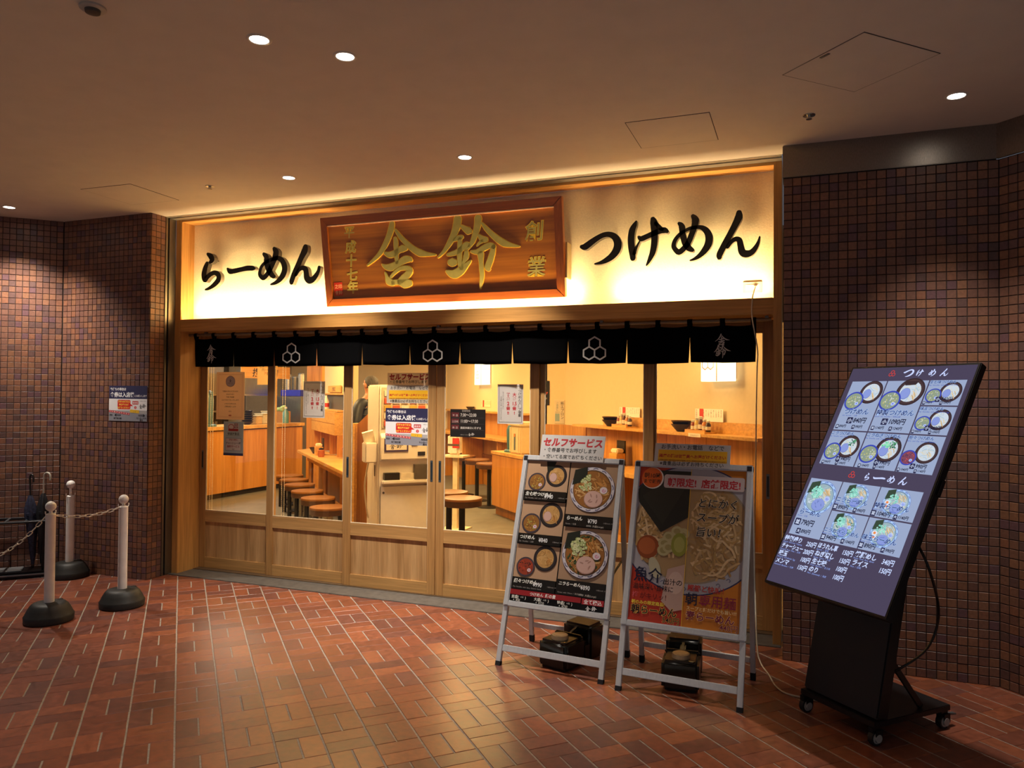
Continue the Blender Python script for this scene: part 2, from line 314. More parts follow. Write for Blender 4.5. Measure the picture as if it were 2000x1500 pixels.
vis = sorted([c for c in cand if inview((c[1].x, c[1].y, 0), 10)], key=lambda c: c[0]); near = set(id(c) for c in vis[:300]); rest = [[], []]
for c in cand:
    z, p, a, ty = c; dz = rng.uniform(-.0009, .0004); rz = a+R(rng.uniform(-.35, .35))
    if id(c) in near: link('brick', BM[ty], floor, (p.x, p.y, dz), rz)
    else: rest[ty].append((Matrix.Translation((p.x, p.y, dz)) @ Matrix.Rotation(rz, 4, 'Z'), rng.random()))
stuffmesh('brick_paving', rest, BT, brickm, floor)
# ---- tiled walls
PT = .0520
TV, TF = piece(.0475, .0475, .006, .0014)
tm_ = mesh(type('g', (), dict(v=TV, f=TF, mi=[0]*len(TF))), tilem)
grout = M('tile_grout', '2e211c', .9, nz=.2, ns=80)
def tilewall(name, start, d, cols, z1, rows, single=300, back=.18, z0=0.):
    d = Vector((*d, 0)).normalized(); n = Vector((d.y, -d.x, 0)); s0 = Vector((*start, 0)); ln = cols*PT
    a, b = s0-n*.005, s0+d*ln-n*.005
    g = G(); q = [a, b, b-n*back, a-n*back]
    g.add([(p.x, p.y, z) for z in (z0, z1) for p in q], [(3, 2, 1, 0), (4, 5, 6, 7), (0, 1, 5, 4), (1, 2, 6, 5), (2, 3, 7, 6), (3, 0, 4, 7)])
    wl = struct(name, g, grout)
    mb = Matrix(((d.x, 0, n.x, 0), (d.y, 0, n.y, 0), (0, 1, 0, 0), (0, 0, 0, 1)))
    L_ = []
    for c in range(cols):
        for r_ in range(rows):
            p = s0+d*((c+.5)*PT)+Vector((0, 0, z0+(r_+.5)*PT))
            if not inview(p, 500): continue
            L_.append((pxy(p)[2] if inview(p) else 99, p))
    L_.sort(key=lambda t: t[0]); others = []
    for k, (z, p) in enumerate(L_):
        p = p+n*rng.uniform(-.0008, .0006); mt = Matrix.Translation(p) @ mb @ Matrix.Rotation(R(rng.uniform(-.3, .3)), 4, 'X') @ Matrix.Rotation(R(rng.uniform(-.3, .3)), 4, 'Y')
        if k < single: o = link('tile', tm_, wl); o.matrix_basis = mt
        else: others.append((mt, rng.random()))
    if others: stuffmesh('tiling', [others], [(TV, TF)], tilem, wl)
    return wl
s2 = math.sqrt(.5)
tilewall('wall_left', (-1.12-44*PT*s2, -.275-44*PT*s2), (1, 1), 44, CEIL, 61)
wf_ = tilewall('wall_left_front', (-1.1115, -.275), (1, 0), 20, CEIL, 61); obj('corner_filler', G().box(-1.30, -1.10, -.269, -.09, 0, CEIL), grout, wf_)
tilewall('wall_left_return', (-.070, -.2690), (0, 1), 3, CEIL, 61, back=.1)
wr_ = tilewall('wall_right', (5.072, -.268), (1, 0), 22, 2.966, 57); obj('corner_filler', G().box(6.19, 6.40, -.262, -.08, 0, 2.966), grout, wr_)
tilewall('wall_right_corner', (6.216, -.268), (1, -1), 40, 2.966, 57, z0=0)
# ---- steel band over the right walls
band = M('brushed_steel', '8d857c', .34, 1., nz=.14, ns=300, bump=.12, st=(1, 1, .2))
struct('trim_1', G().box(5.066, 6.206, -.280, -.10, 2.966, CEIL), band, bevel=.003)
g = G(); g.obox((6.206+1.0*s2, -.27-1.0*s2, (2.966+CEIL)/2), (s2, -s2, 0), (s2, s2, 0), (0, 0, 1), 2.0, .02, CEIL-2.966); struct('trim_2', g, band, bevel=.003)
# ---- ceiling
ceilm = M('ceiling_board', 'd9cec4', .85, nz=.03, ns=6, bump=.05)
ceiling = struct('ceiling', G().box(-7, 11, -10, -.115, CEIL, CEIL+.1), ceilm)
# ---- shop front frame
fw1 = WOOD('front_timber', 'bd8644', 'd29c58', 2, .5); fw1h = WOOD('front_timber_cross', 'b98340', 'cd9852', 0, .5)
steel = M('guide_steel', '8f8b84', .38, 1., nz=.12, ns=200, st=(1, 1, .05)); black = M('black_gap', '0b0908', .8)
struct('trim_3', G().box(-.066, 0, 0, .34, 0, CEIL), fw1, bevel=.002)
struct('trim_4', G().box(5.005, 5.056, 0, .34, 0, CEIL), fw1, bevel=.002)
struct('trim_5', G().box(0, 5.005, 0, .15, 3.136, CEIL), fw1h, bevel=.002)
lint = struct('trim_6', G().box(0, 5.005, 0, .022, 2.155, 2.2635).box(0, 5.005, .022, .34, 2.155, 2.195), fw1h, bevel=.002)
g = G().box(-.13, -.062, -.117, -.094, 0, CEIL).box(-.13, -.064, -.076, -.001, 0, CEIL); t7 = struct('trim_7', g, steel, bevel=.0015)
obj('shutter_slot', G().box(-.13, -.09, -.094, -.076, 0, CEIL), black, t7)
g = G().box(-.066, 5.056, -.115, -.088, 3.158, CEIL+.05).box(-.066, 5.056, -.070, 0, 3.156, CEIL+.05); t8 = struct('trim_8', g, M('rail_steel', 'c9c2b4', .35, .8, nz=.08), bevel=.0015)
obj('shutter_slot', G().box(-.066, 5.056, -.088, -.070, 3.175, CEIL+.05), black, t8)
plaster = M('sign_wall_plaster', 'efe0bc', .85, nz=.05, ns=90, bump=.5)
struct('wall_sign', G().box(0, 5.005, .152, .30, 2.16, 3.136), plaster)
struct('trim_9', G().box(-.066, 5.056, -.045, .36, -.05, .006), M('threshold_stone', '55504a', .6, nz=.25, ns=18, bump=.3), bevel=.003)
struct('trim_10', G().box(0, 5.005, .19, .33, .006, .012), M('door_rail', '6f5a44', .4, .4), bevel=.001)
# light trough behind the lintel
led = thing('cove_light', 'warm light strip hidden behind the lintel under the sign wall', 'light strip', (0, .062, 2.2))
for x0, x1 in ((.03, 2.64), (2.69, 3.66), (3.92, 4.98)):
    obj('strip', G().box(x0, x1, -.02, .02, 0, .012), EM('led_strip', 'ffd27a', 6), led)
    for yy, tl, spr, k_ in ((-.028, 0, 180, .80), (-.006, 18, 60, .38)):
        l = bpy.data.lights.new('cove', 'AREA'); l.shape = 'RECTANGLE'; l.size = x1-x0; l.size_y = .012; l.spread = R(spr); l.energy = E_LED*k_*(x1-x0)*(1.3 if x0 == 2.69 else 1); l.color = WARM
        o = bpy.data.objects.new('cove', l); COL.objects.link(o); o.parent = led; o.location = ((x0+x1)/2, yy, .016); o.rotation_euler = (math.pi-R(tl), 0, 0)
# ---- doors: six sliding panels on three tracks
dwood_v = WOOD('door_stile_oak', 'a87c46', 'bd9058', 2, .5); dwood_h = WOOD('door_rail_oak', 'ad8149', 'c2975d', 0, .5); dpan = WOOD('door_panel_oak', 'a87e4c', 'c8a06c', 2, .5, k=1.4)
glass = GLASS(refl=.75); pull = M('pull_steel', '7d8c92', .3, .9, nz=.05); bead = M('glazing_bead', 'd9c7a6', .5)
DOORS = [(0.0, .84, .255), (.775, 1.635, .230), (1.590, 2.447, .205), (2.453, 3.318, .205), (3.285, 4.182, .230), (4.125, 5.0, .255)]
for k, (x0, x1, y) in enumerate(DOORS):
    d = bpy.data.objects.new('door_%d' % (k+1), None); COL.objects.link(d); d['kind'] = 'structure'; d.location = (x0, y, .013)
    W_ = x1-x0; T = .024; S_ = .069; H = 2.13
    for a in (0, W_-S_): obj('stile', G().box(a, a+S_, 0, T, 0, H), dwood_v, d, bevel=.0015)
    for z0, z1 in ((0, .094), (.418, .522), (H-.09, H)): obj('rail', G().box(S_, W_-S_, .0005, T-.0005, z0, z1), dwood_h, d, bevel=.0012)
    obj('kick_panel', G().box(S_-.004, W_-S_+.004, .0135, .019, .09, .422), dpan, d)
    obj('pane', G().box(S_-.003, W_-S_+.003, .011, .014, .518, H-.086), glass, d)
    g = G().box(S_, W_-S_, .001, .011, .522, .527).box(S_, S_+.006, .004, .011, .527, H-.09).box(W_-S_-.006, W_-S_, .004, .011, .527, H-.09); obj('glazing_bead', g, bead, d)
    px = {0: .032, 1: None, 2: W_-.034, 3: .034, 4: None, 5: W_-.036}[k]
    for px in [q for q in ([px] if k != 2 else [px, .036]) if q]:
        h = obj('pull_handle', G().box(px-.011, px+.011, -.0015, .002, .90, 1.07), pull, d, bevel=.001); obj('finger_recess', G().box(px-.007, px+.007, -.0021, -.0015, .915, 1.055), M('pull_dark', '3c4a52', .35, .7), h)
# ---- interior shell
shopw = M('shop_wall', 'dcc69c', .8, nz=.03, ns=40, bump=.1); shopf = M('shop_floor', '6b675e', .5, nz=.14, ns=9, st=(1, .5, 1)); wains = WOOD('wainscot', 'b87a35', 'd09a55', 2, .45, k=.8)
struct('floor_shop', G().box(-6, 6.2, .345, 9.5, -.3, .002), shopf)
struct('ceiling_shop', G().box(-6, 6.2, .31, 9.5, 2.72, 2.8), M('shop_ceiling', 'e8dcc4', .8, nz=.03))
struct('wall_header', G().box(-.2, 5.2, .305, .345, 2.13, 2.75), shopw)
def wall2(name, a, b, z0, z1, mat, th=.08):
    a, b = Vector(a), Vector(b); d = (b-a).normalized(); n = Vector((-d.y, d.x)); g = G(); q = [a, b, b+n*th, a+n*th]
    g.add([(p.x, p.y, z) for z in (z0, z1) for p in q], [(3, 2, 1, 0), (4, 5, 6, 7), (0, 1, 5, 4), (1, 2, 6, 5), (2, 3, 7, 6), (3, 0, 4, 7)]); return struct(name, g, mat)
# wall2 faces the right-hand side of a->b
wall2('wall_shop_right', (3.02, 2.68), (5.2, .5), 0, 2.72, shopw)
wall2('wall_shop_jog', (2.30, 3.1), (2.64, 3.1), 0, 2.72, shopw); wall2('wall_shop_jog_side', (2.64, 3.1), (3.02, 2.68), 0, 2.72, shopw)
wall2('wall_shop_inner', (2.34, 4.86), (2.34, 3.1), 0, 2.72, shopw)
wall2('wall_shop_back', (-1.7, 8.9), (2.34, 4.86), 0, 2.72, shopw)
wall2('wall_shop_far', (-6, 8.9), (-1.7, 8.9), 0, 2.72, shopw)
wall2('wall_shop_left', (-5.6, .34), (-5.6, 9), 0, 2.72, M('kitchen_wall', '8f8a80', .5, nz=.06))
wall2('wall_shop_front', (-.03, .36), (-5.6, .36), 0, 2.72, shopw)
for x, y, sx, sy, e in ((.6, 1.8, 1.2, .5, .8), (2.35, .54, 1.0, .25, .80), (1.0, .60, .8, .25, .5), (-1.8, 3.2, 1.2, .6, 1.), (.9, 4.2, 1.2, .6, 1.1), (-1.2, 6.2, 1.4, .6, 1.2), (-4.2, 4.6, 1.0, 2.0, 1.5)):
    l = bpy.data.lights.new('shop_lamp', 'AREA'); l.shape = 'RECTANGLE'; l.size = sx; l.size_y = sy; l.energy = E_SHOP*e; l.color = SHOPC if x > -3 else (1, .93, .80)
    o = bpy.data.objects.new('shop_lamp', l); COL.objects.link(o); o.location = (x, y, 2.70)
# ---- downlights
def downlight(loc, label, e=1., ang=75, tilt=(0, 0), col=COOL):
    t = thing('downlight', label, 'ceiling light', (loc[0], loc[1], CEIL), 0, 'round recessed ceiling downlights')
    g = G(); n = 28
    prof = [(.040, -.001), (.043, -.004), (.052, -.004), (.056, 0)]
    v = []; 
    for r_, z in prof: v += [(r_*math.cos(2*math.pi*k/n), r_*math.sin(2*math.pi*k/n), z) for k in range(n)]
    g.add(v, [(i*n+k, i*n+(k+1) % n, (i+1)*n+(k+1) % n, (i+1)*n+k) for i in range(3) for k in range(n)])
    obj('trim_ring', g, M('lamp_ring', 'd8d2c8', .4), t, smooth=50)
    obj('lens', G().lathe([(.0405, -.0016), (.0405, -.0008)], n=28), EM('lamp_lens', 'fff4e6', 22), t)
    l = bpy.data.lights.new('lamp', 'SPOT'); l.energy = E_SPOT*e; l.spot_size = R(ang); l.spot_blend = 1.0; l.shadow_soft_size = .035; l.color = col
    o = bpy.data.objects.new('lamp', l); COL.objects.link(o); o.parent = t; o.location = (0, 0, -.02); o.rotation_euler = (R(tilt[0]), R(tilt[1]), 0); return t
downlight((-1.07, -.82), 'bright round downlight over the chained stanchions at the left wall', 3.3, 106)
downlight((1.727, -.744), 'small downlight nearest the ceiling above the black left lettering', 5.4, 74, (10, 0))
downlight((3.119, -.741), 'small downlight just above the middle of the wooden signboard', 5.4, 74, (10, 0))
downlight((5.918, -.80), 'bright downlight beside the large square panel near the steel band', 2.5, 74)
downlight((2.949, -2.538), 'left one of the two nearest downlights at the top of the picture', .8, 85)
downlight((3.212, -2.266), 'right one of the two nearest downlights at the top of the picture', .8, 85)
for k_, p_ in enumerate(((4.6, -4.3), (1.0, -4.6), (7.4, -4.2), (4.2, -7.2))): downlight(p_, ('downlight out of sight just ahead of the camera', 'downlight out of sight to the left of the camera', 'downlight out of sight to the right of the camera', 'downlight out of sight behind the camera')[k_], 1.1, 110)  # unseen downlights added to carry the ambient light and brighten the board fronts
# ---- ceiling fittings
gap = M('panel_gap', '3c302a', .8); alu = M('aluminium_bar', '8a8580', .4, .8)
def hatch(c, ang, sz, label, thick=None):
    t = thing('access_panel', label, 'access panel', (c[0], c[1], CEIL), ang, 'ceiling access panels')
    obj('panel', G().box(-sz/2+.004, sz/2-.004, -sz/2+.004, sz/2-.004, -.0025, .0), ceilm, t)
    for k in range(4):
        wd = .0035 if k != thick else .014
        obj('frame_bar', G().box(-sz/2, sz/2, sz/2-wd, sz/2, -.0018, .0), gap if k != thick else alu, t, rz=k*math.pi/2)
    return t
hatch((4.472, -.767), R(0), .47, 'small square ceiling panel parallel to the shop front')
hp = hatch((5.425, -1.37), R(-45), .475, 'large square ceiling panel turned like a diamond', 2); obj('latch', G().box(-.02, .03, -.225, -.212, -.006, -.002), alu, hp)
hatch((.25, -.775), R(2), .49, 'faint square ceiling panel above the left tiled corner')
def sprinkler(c, label):
    t = thing('sprinkler_head', label, 'sprinkler', (c[0], c[1], CEIL), 0, 'ceiling sprinkler heads'); cr = M('chrome', 'c9c4bc', .2, 1.)
    obj('rosette', G().lathe([(.034, 0), (.032, -.004), (.012, -.006)], n=20), cr, t, smooth=40)
    obj('nozzle', G().lathe([(.011, -.004), (.011, -.018), (.016, -.02), (.016, -.023)], n=16), cr, t, smooth=40)
sprinkler((5.214, -.769), 'small chrome sprinkler head right of the small ceiling panel'); sprinkler((1.018, -.755), 'small chrome sprinkler head near the left ceiling panel')
t = thing('smoke_detector', 'round white detector at the top left edge of the ceiling', 'detector', (2.5, -2.996, CEIL))
obj('base', G().lathe([(.05, 0), (.05, -.008), (.045, -.012)], n=24), M('detector_plastic', 'b8b0a6', .5), t, smooth=40); obj('cap', G().lathe([(.03, -.012), (.028, -.024), (.012, -.028)], n=20), M('detector_dark', '4a423c', .5), t, smooth=40)
# ================================================================ sign wall
lblack = M('letter_black', '14110e', .35, nz=.05); lside = M('letter_side', '77716a', .4, .6, nz=.05)
def strokes_mesh(g, st, f, h0, h1, k=.001, fat=0, mi=0, ms=1, sub=5):
    for q in st:
        l, r = ribbon([(a*k, b*k, (w_+fat)*k) for a, b, w_ in q], sub); n = len(l)
        fr = [f(p.x, p.y, h1) for p in l+r]; bk = [f(p.x, p.y, h0) for p in l+r]
        g.add(fr+bk, [(i, n+i, n+i+1, i+1) for i in range(n-1)], mi)
        o = len(g.v)-4*n
        ring = list(range(n))+list(range(2*n-1, n-1, -1)); m = len(ring)
        for i in range(m): a, b = ring[i], ring[(i+1) % m]; g.f.append([o+a, o+b, o+2*n+b, o+2*n+a]); g.mi.append(ms)
    return g
LET = [('ra', 'first black raised letter of the left word beside the gilt signboard'), ('bar', 'black raised dash letter, second of the left word'), ('me1', 'black looped raised letter, third of the left word'), ('n1', 'black raised letter touching the left edge of the signboard'),
       ('tsu', 'black raised hook letter just right of the signboard'), ('ke', 'black raised letter with a cross stroke, second of the right word'), ('me2', 'black looped raised letter, third of the right word'), ('n2', 'last black raised letter of the right word above the outlet')]
for k, lab in LET:
    st = STROKES[k]; xs = [p[0] for q in st for p in q]; zs = [p[1] for q in st for p in q]; cx, cz = (min(xs)+max(xs))/2000, (min(zs)+max(zs))/2000
    o = obj('sign_letter', strokes_mesh(G(), st, lambda x, z, h: (x-cx, -h, z-cz), -.043, 0, fat=12 if k in ('ra', 'bar', 'me1', 'n1') else 6), [lblack, lside], loc=(cx, .07, cz)); tag(o, lab, 'sign letter', 'raised sign letters')
    for i in (0, -1):
        q = st[i][len(st[i])//2]; obj('peg', G().cyl((q[0]/1000-cx, .03, q[1]/1000-cz), (q[0]/1000-cx, .083, q[1]/1000-cz), .006, n=8), lside, o)
# ---- carved wooden signboard, top leaning out
B0 = Vector((1.509, .05, 2.33)); BU = Vector((0, -.1525, .9883)); BN = Vector((0, -.9883, -.1525)); BWd, BH = 2.059, .7214
sb = thing('signboard', 'large brown wooden signboard with gilt brush characters', 'signboard', B0)
bf = lambda u, v, h: Vector((u, 0, 0))+BU*v+BN*h
kw = WOOD('signboard_panel', '86480f', 'c27a24', 0, .32, k=.9, fine=40, coat=.3); kf = WOOD('signboard_frame', '7a3c10', '9a5218', 0, .35, coat=.3); kfv = WOOD('signboard_frame_upright', '7a3c10', '9a5218', 2, .35, coat=.3)
obj('panel', G().prism([(.03, .03), (BWd-.03, .03), (BWd-.03, BH-.03), (.03, BH-.03)], -.05, -.016, bf), kw, sb)
for poly, mt in (([(0, 0), (BWd, 0), (BWd-.062, .062), (.062, .062)], kf), ([(0, BH), (.062, BH-.062), (BWd-.062, BH-.062), (BWd, BH)], kf), ([(0, 0), (.062, .062), (.062, BH-.062), (0, BH)], kfv), ([(BWd, 0), (BWd, BH), (BWd-.062, BH-.062), (BWd-.062, .062)], kfv)):
    obj('frame_bar', G().prism(poly, -.05, .0, bf), mt, sb, bevel=.003)
edge = M('gilt_edge', 'ffd040', .35, .4, nz=.05); gold = M('gilt_face', 'a89f58', .5, .0, nz=.08)
obj('moulding', G().prism([(.062, BH-.075), (BWd-.062, BH-.075), (BWd-.062, BH-.067), (.062, BH-.067)], -.018, -.004, bf), M('pale_moulding', 'e8bd98', .45), sb)
for k in ('sha', 'rin'):
    c = obj('character', strokes_mesh(G(), STROKES[k], bf, -.0165, -.009, fat=4, mi=0, ms=0), gold, sb)
    obj('gilt_outline', strokes_mesh(G(), STROKES[k], bf, -.0165, -.011, fat=13, mi=0, ms=0), edge, c)
mk_ = lambda c: {'g': gold, 'e': edge}.get(c) or pm(c)
for ch, u, v in (('平', .255, .596), ('成', .259, .478), ('十', .254, .368), ('七', .254, .257), ('年', .25, .154), ('創', 1.833, .497), ('業', 1.837, .237)):
    z = .104 if u < 1 else .15; P = Print(bf, mk_, h0=-.0148)
    P.text(ch, u-z/2, v-z*.42, z, 'e', bold=.035, sh=.12); P.text(ch, u-z/2, v-z*.42, z, 'g', bold=.008, sh=.12); P.obj('small_character', sb)
P = Print(bf, mk_, h0=-.0148); P.rect(.077, .088, .157, .195, 'c23018')
for i, ch in enumerate('之印'): P.text(ch, .082+.036*i, .148, .036, 'f3d9a0'); P.text('舎鈴'[i], .082+.036*i, .098, .036, 'f3d9a0')
P.obj('red_seal', sb)
obj('hanger', G().box(2.062, 2.075, -.01, .095, .14, .40), M('hanger_metal', 'b9a67a', .4, .6), sb)
# ---- wall outlet and the long cord
ot = thing('wall_outlet', 'wall outlet plate below the right black lettering', 'outlet', (4.866, .152, 2.357))
obj('plate', G().box(-.062, .062, -.008, 0, -.037, .037), M('outlet_steel', 'b5ac98', .4, .3), ot, bevel=.002)
obj('socket', G().box(-.042, .042, -.011, -.008, -.017, .017), M('outlet_white', 'f2ead8', .5), ot, bevel=.001)
for x in (-.028, -.012, .014, .03): obj('slot', G().box(x-.0015, x+.0015, -.0116, -.011, -.006, .006), black, ot)
cordm = M('cord_white', 'cfc3ab', .5)
def spline(pts, n=8):
    P_ = [Vector(p) for p in pts]; o = []
    for i in range(len(P_)-1):
        a, b, c, d = P_[max(i-1, 0)], P_[i], P_[i+1], P_[min(i+2, len(P_)-1)]
        for k in range(n): t = k/n; o.append(.5*((2*b)+(c-a)*t+(2*a-5*b+4*c-d)*t*t+(3*b-a-3*c+d)*t**3))
    return o+[P_[-1]]
cd_ = tag(obj('power_cord', G().tube(spline([(4.885, .128, 2.352), (4.878, .06, 2.31), (4.874, -.012, 2.255), (4.872, -.016, 2.14), (4.905, .03, 1.93), (4.902, .05, 1.80), (4.897, .06, 1.53), (4.895, .05, 1.1), (4.893, .0, .80), (4.90, -.12, .45), (4.925, -.32, .10), (4.95, -.40, .012), (5.005, -.58, .006), (5.045, -.74, .006), (5.10, -.83, .006), (5.19, -.86, .006), (5.28, -.88, .006)]), .0042, 6), cordm, smooth=60), 'long pale power cord hanging from the outlet down to the floor', 'cord')
obj('plug', G().box(4.872, 4.898, .128, .142, 2.338, 2.366), cordm, cd_, bevel=.003)
# ---- noren curtain on its pole
pole = thing('curtain_pole', 'dull metal pole under the lintel carrying the black curtain', 'pole', (2.5, .1, 2.13))
obj('rod', G().cyl((-2.49, 0, 0), (2.49, 0, 0), .0135, n=14), M('pole_metal', '8a7458', .4, .6), pole, smooth=50)
for x in (-2.3, 0.02, 1.33, 2.46): obj('bracket', G().box(x-.012, x+.012, -.014, .014, .008, .0252), M('bracket_metal', '7a7268', .4, .8), pole, bevel=.002)
cl = M('noren_cloth', '050506', .95, nz=.2, ns=250, bump=.3); cl.node_tree.nodes['Principled BSDF'].inputs['Specular IOR Level'].default_value = .05; logoc = M('noren_print', 'c4c0ba', .8, nz=.05)
no = thing('noren_curtain', 'black split shop curtain with grey hexagon emblems along the doors', 'curtain', (.07, .1, 2.13)); PWD = .4385
def cy(x, z): return .006*math.sin(x*7.3)+.004*math.sin(x*17+1.3)*(.3-z)*2+.010*(-z-.03)*math.sin(x*3.1+.7)-.002
for k in range(11):
    g = G(); nx, nz_ = 12, 7; x0, x1 = k*PWD, (k+1)*PWD; f_ = [rng.uniform(.004, .014), rng.uniform(.003, .012)]; bz = rng.uniform(-.006, .006)
    for j in range(nz_+1):
        t_ = j/nz_; zz = -.030-.255*t_; pinch = max(0, t_-.3)**1.5
        for i in range(nx+1):
            s_ = i/nx; x = x0+(x1-x0)*s_+pinch*(f_[0]*(1-s_)-f_[1]*s_)*1.6
            sag = -.010*math.sin(math.pi*((s_*2) % 1))*(1-t_) if True else 0
            g.v.append((x, cy(x, zz), zz+sag+(bz*t_)*(1 if s_ < .5 else .4)-.004*t_*math.sin(math.pi*s_)))
    g.f = [(j*(nx+1)+i, (j+1)*(nx+1)+i, (j+1)*(nx+1)+i+1, j*(nx+1)+i+1) for j in range(nz_) for i in range(nx)]; g.mi = [0]*len(g.f)
    o = obj('panel', g, cl, no, smooth=80); m = o.modifiers.new('t', 'SOLIDIFY'); m.thickness = .0015
for k in range(23):
    x = min(max(k*PWD/2, .018), 11*PWD-.018); w_ = .017; yb = cy(x, -.04)
    prof = [(yb-.0035, -.048), (-.0165, -.006), (-.0150, .008), (0, .0165), (.0150, .008), (.0165, -.006), (yb+.0035, -.048), (yb+.001, -.048), (.0142, -.006), (.012, .007), (0, .0142), (-.012, .007), (-.0142, -.006), (yb-.001, -.048)]
    g = G(); n = len(prof); g.add([(x-w_, a, b) for a, b in prof]+[(x+w_, a, b) for a, b in prof], [(i, (i+1) % n, n+(i+1) % n, n+i) for i in range(n)]); obj('hanging_loop', g, cl, no)
NP = lambda: Print(lambda u, v, h: (u, cy(u, v)-.0022-h, v), lambda c: logoc, h0=.0008)
def hexlogo(P, cx, cy_, a, th, c):
    for ox, oy in ((-.866*a, 0), (.866*a, 0), (0, 1.5*a)):
        for i in range(6):
            t0, t1 = R(90+60*i), R(150+60*i); p0 = Vector((cx+ox+a*math.cos(t0), cy_+oy+a*math.sin(t0))); p1 = Vector((cx+ox+a*math.cos(t1), cy_+oy+a*math.sin(t1)))
            d = (p1-p0).normalized(); nn = Vector((-d.y, d.x))*th/2; p0 = p0-d*th*.28; p1 = p1+d*th*.28; P.poly([p0-nn, p1-nn, p1+nn, p0+nn], c, i == 0)
for x in (1.123, 2.471, 3.776): P = NP(); hexlogo(P, x-.07, -.21, .047, .011, 'l'); P.obj('hexagon_emblem', no)
for x in (.262, 4.673):
    for k, z_, s_ in (('sha', -.128, .074), ('rin', -.212, .088)): P = NP(); P.brush(k, x-.07, z_, s_, 'l', fat=6); P.obj('brush_character', no)
# ================================================================ notices
def sheet(name, label, cat, x0, x1, z0, z1, y, col='e8e0d2', mk=pm, bev=0):
    t = thing(name, label, cat, (x0, y, z0)); obj('sheet', G().box(0, x1-x0, -.0012, 0, 0, z1-z0), PAPER(col), t)
    return t, Print(lambda u, v, h: (u/1000, -.0012-h, v/1000), mk, h0=.0002), (x1-x0)*1000, (z1-z0)*1000
def navy(P, W, H):
    P.rect(0, .63*H, W, H, '2b2a4e'); P.rect(0, .30*H, W, .63*H, 'e9e6e6'); P.poly([(0, 0), (W, 0), (W, .20*H), (0, .285*H)], '8d8c94')
    P.text('外待ちの場合は', .03*W, .87*H, .088*W*.72, 'f4f2f2', bold=.02, sx=.95); P.text('食券は入店後', .03*W, .69*H, .105*W, 'f8f6f6', bold=.03, sx=1.02); P.text('にお願いします', .67*W, .69*H, .046*W, 'f0eeee', bold=.015)
    P.rrect(.23*W, .33*H, .57*W, .60*H, .03*W, 'd3201c'); P.poly([(.56*W, .50*H), (.64*W, .43*H), (.56*W, .42*H)], 'd3201c')
    for i, s_ in enumerate(('満席のお客様は', '最後尾でお待', 'お待ちください！')): P.text(s_, .40*W, (.525-.085*i)*H, .044*W, 'ffe25a', 'c', bold=.02)
    P.rrect(.62*W, .47*H, .775*W, .57*H, .01*W, 'c23a36'); P.text('最後尾', .697*W, .495*H, .045*W, 'ffffff', 'c'); P.ell(.70*W, .385*H, .03*W, .03*W, 'd3201c'); P.text('1', .70*W, .36*H, .05*W, 'ffffff', 'c', bold=.02)
    P.text('中華そば つけめん', .90*W, .56*H, .019*W, '4a4444', 'c'); P.brush('sha', .845*W, .42*H, .12*H, '3a3634', fat=5); P.brush('rin', .93*W, .42*H, .13*H, '3a3634', fat=5)
    P.poly([(.56*W, .245*H), (.80*W, .22*H), (.80*W, .31*H), (.56*W, .33*H)], 'e5b32c'); P.text('1 2', .68*W, .25*H, .04*W, '5a3a10', 'c')
    for i, s_ in enumerate('098765432'): P.rect((.005+.062*i)*W, (.245-.009*i)*H, (.055+.062*i)*W, (.305-.009*i)*H, 'c8302c'); P.text(s_, (.03+.062*i)*W, (.255-.009*i)*H, .045*W, 'ffffff', 'c')
    for x0, dr in ((.15, -1), (.96, 1)):
        a = lambda q: (x0+q*W*.001*0) 
        tip = (.15 if dr < 0 else .955)*W; y = .165*H; L_ = .17*W*-dr
        P.poly([(tip, y), (tip+L_*.32, y+.05*H), (tip+L_*.27, y+.02*H), (tip+L_, y+.02*H), (tip+L_, y-.02*H), (tip+L_*.27, y-.02*H), (tip+L_*.32, y-.05*H)], '1c1a1e')
        P.rect(min(tip+L_*.3, tip+L_*.96), y-.006*H, max(tip+L_*.3, tip+L_*.96), y+.006*H, '8d8c94')
    P.text('銀座', .02*W, .145*H, .04*W, '1c1a1e', bold=.01); P.text('地下鉄方面', .13*W, .05*H, .042*W, '1c1a1e', bold=.015); P.text('センタービル', .86*W, .065*H, .042*W, '1c1a1e', 'c', bold=.015); P.text('館内', .86*W, .012*H, .042*W, '1c1a1e', 'c', bold=.015)
def selfserve(P, W, H, extra=True):
    P.text('セルフサービス', .5*W, .58*H, .137*W, 'b5202a', 'c', bold=.045, sh=.1, sx=.98)
    P.text('・食券番号でお呼びします', .04*W, .34*H, .071*W, '1d1a18', bold=.015)
    if extra: P.text('・空いてる席でお待ちください', .04*W, .09*H, .067*W, '1d1a18', bold=.015)
def yellow(P, W, H):
    P.text('お手洗い・お電話　などで', .5*W, .775*H, .070*W, '1d1a18', 'c', bold=.012); P.rect(.05*W, .25*H, .96*W, .72*H, 'f2b81c'); P.rect(.05*W, .22*H, .96*W, .30*H, 'd99c18')
    P.text('離席の際は従業員へお声がけください', .505*W, .40*H, .0500*W, 'c2281e', 'c', bold=.03, sx=1.04); P.text('食器の返却・御利用後は席を移動願います。混雑時は相席をお願いする場合がございます', .505*W, .245*H, .0215*W, '7a3a10', 'c', bold=.01)
    P.text('※貴重品は必ずお持ちください', .5*W, .055*H, .062*W, '1d1a18', 'c', bold=.012)
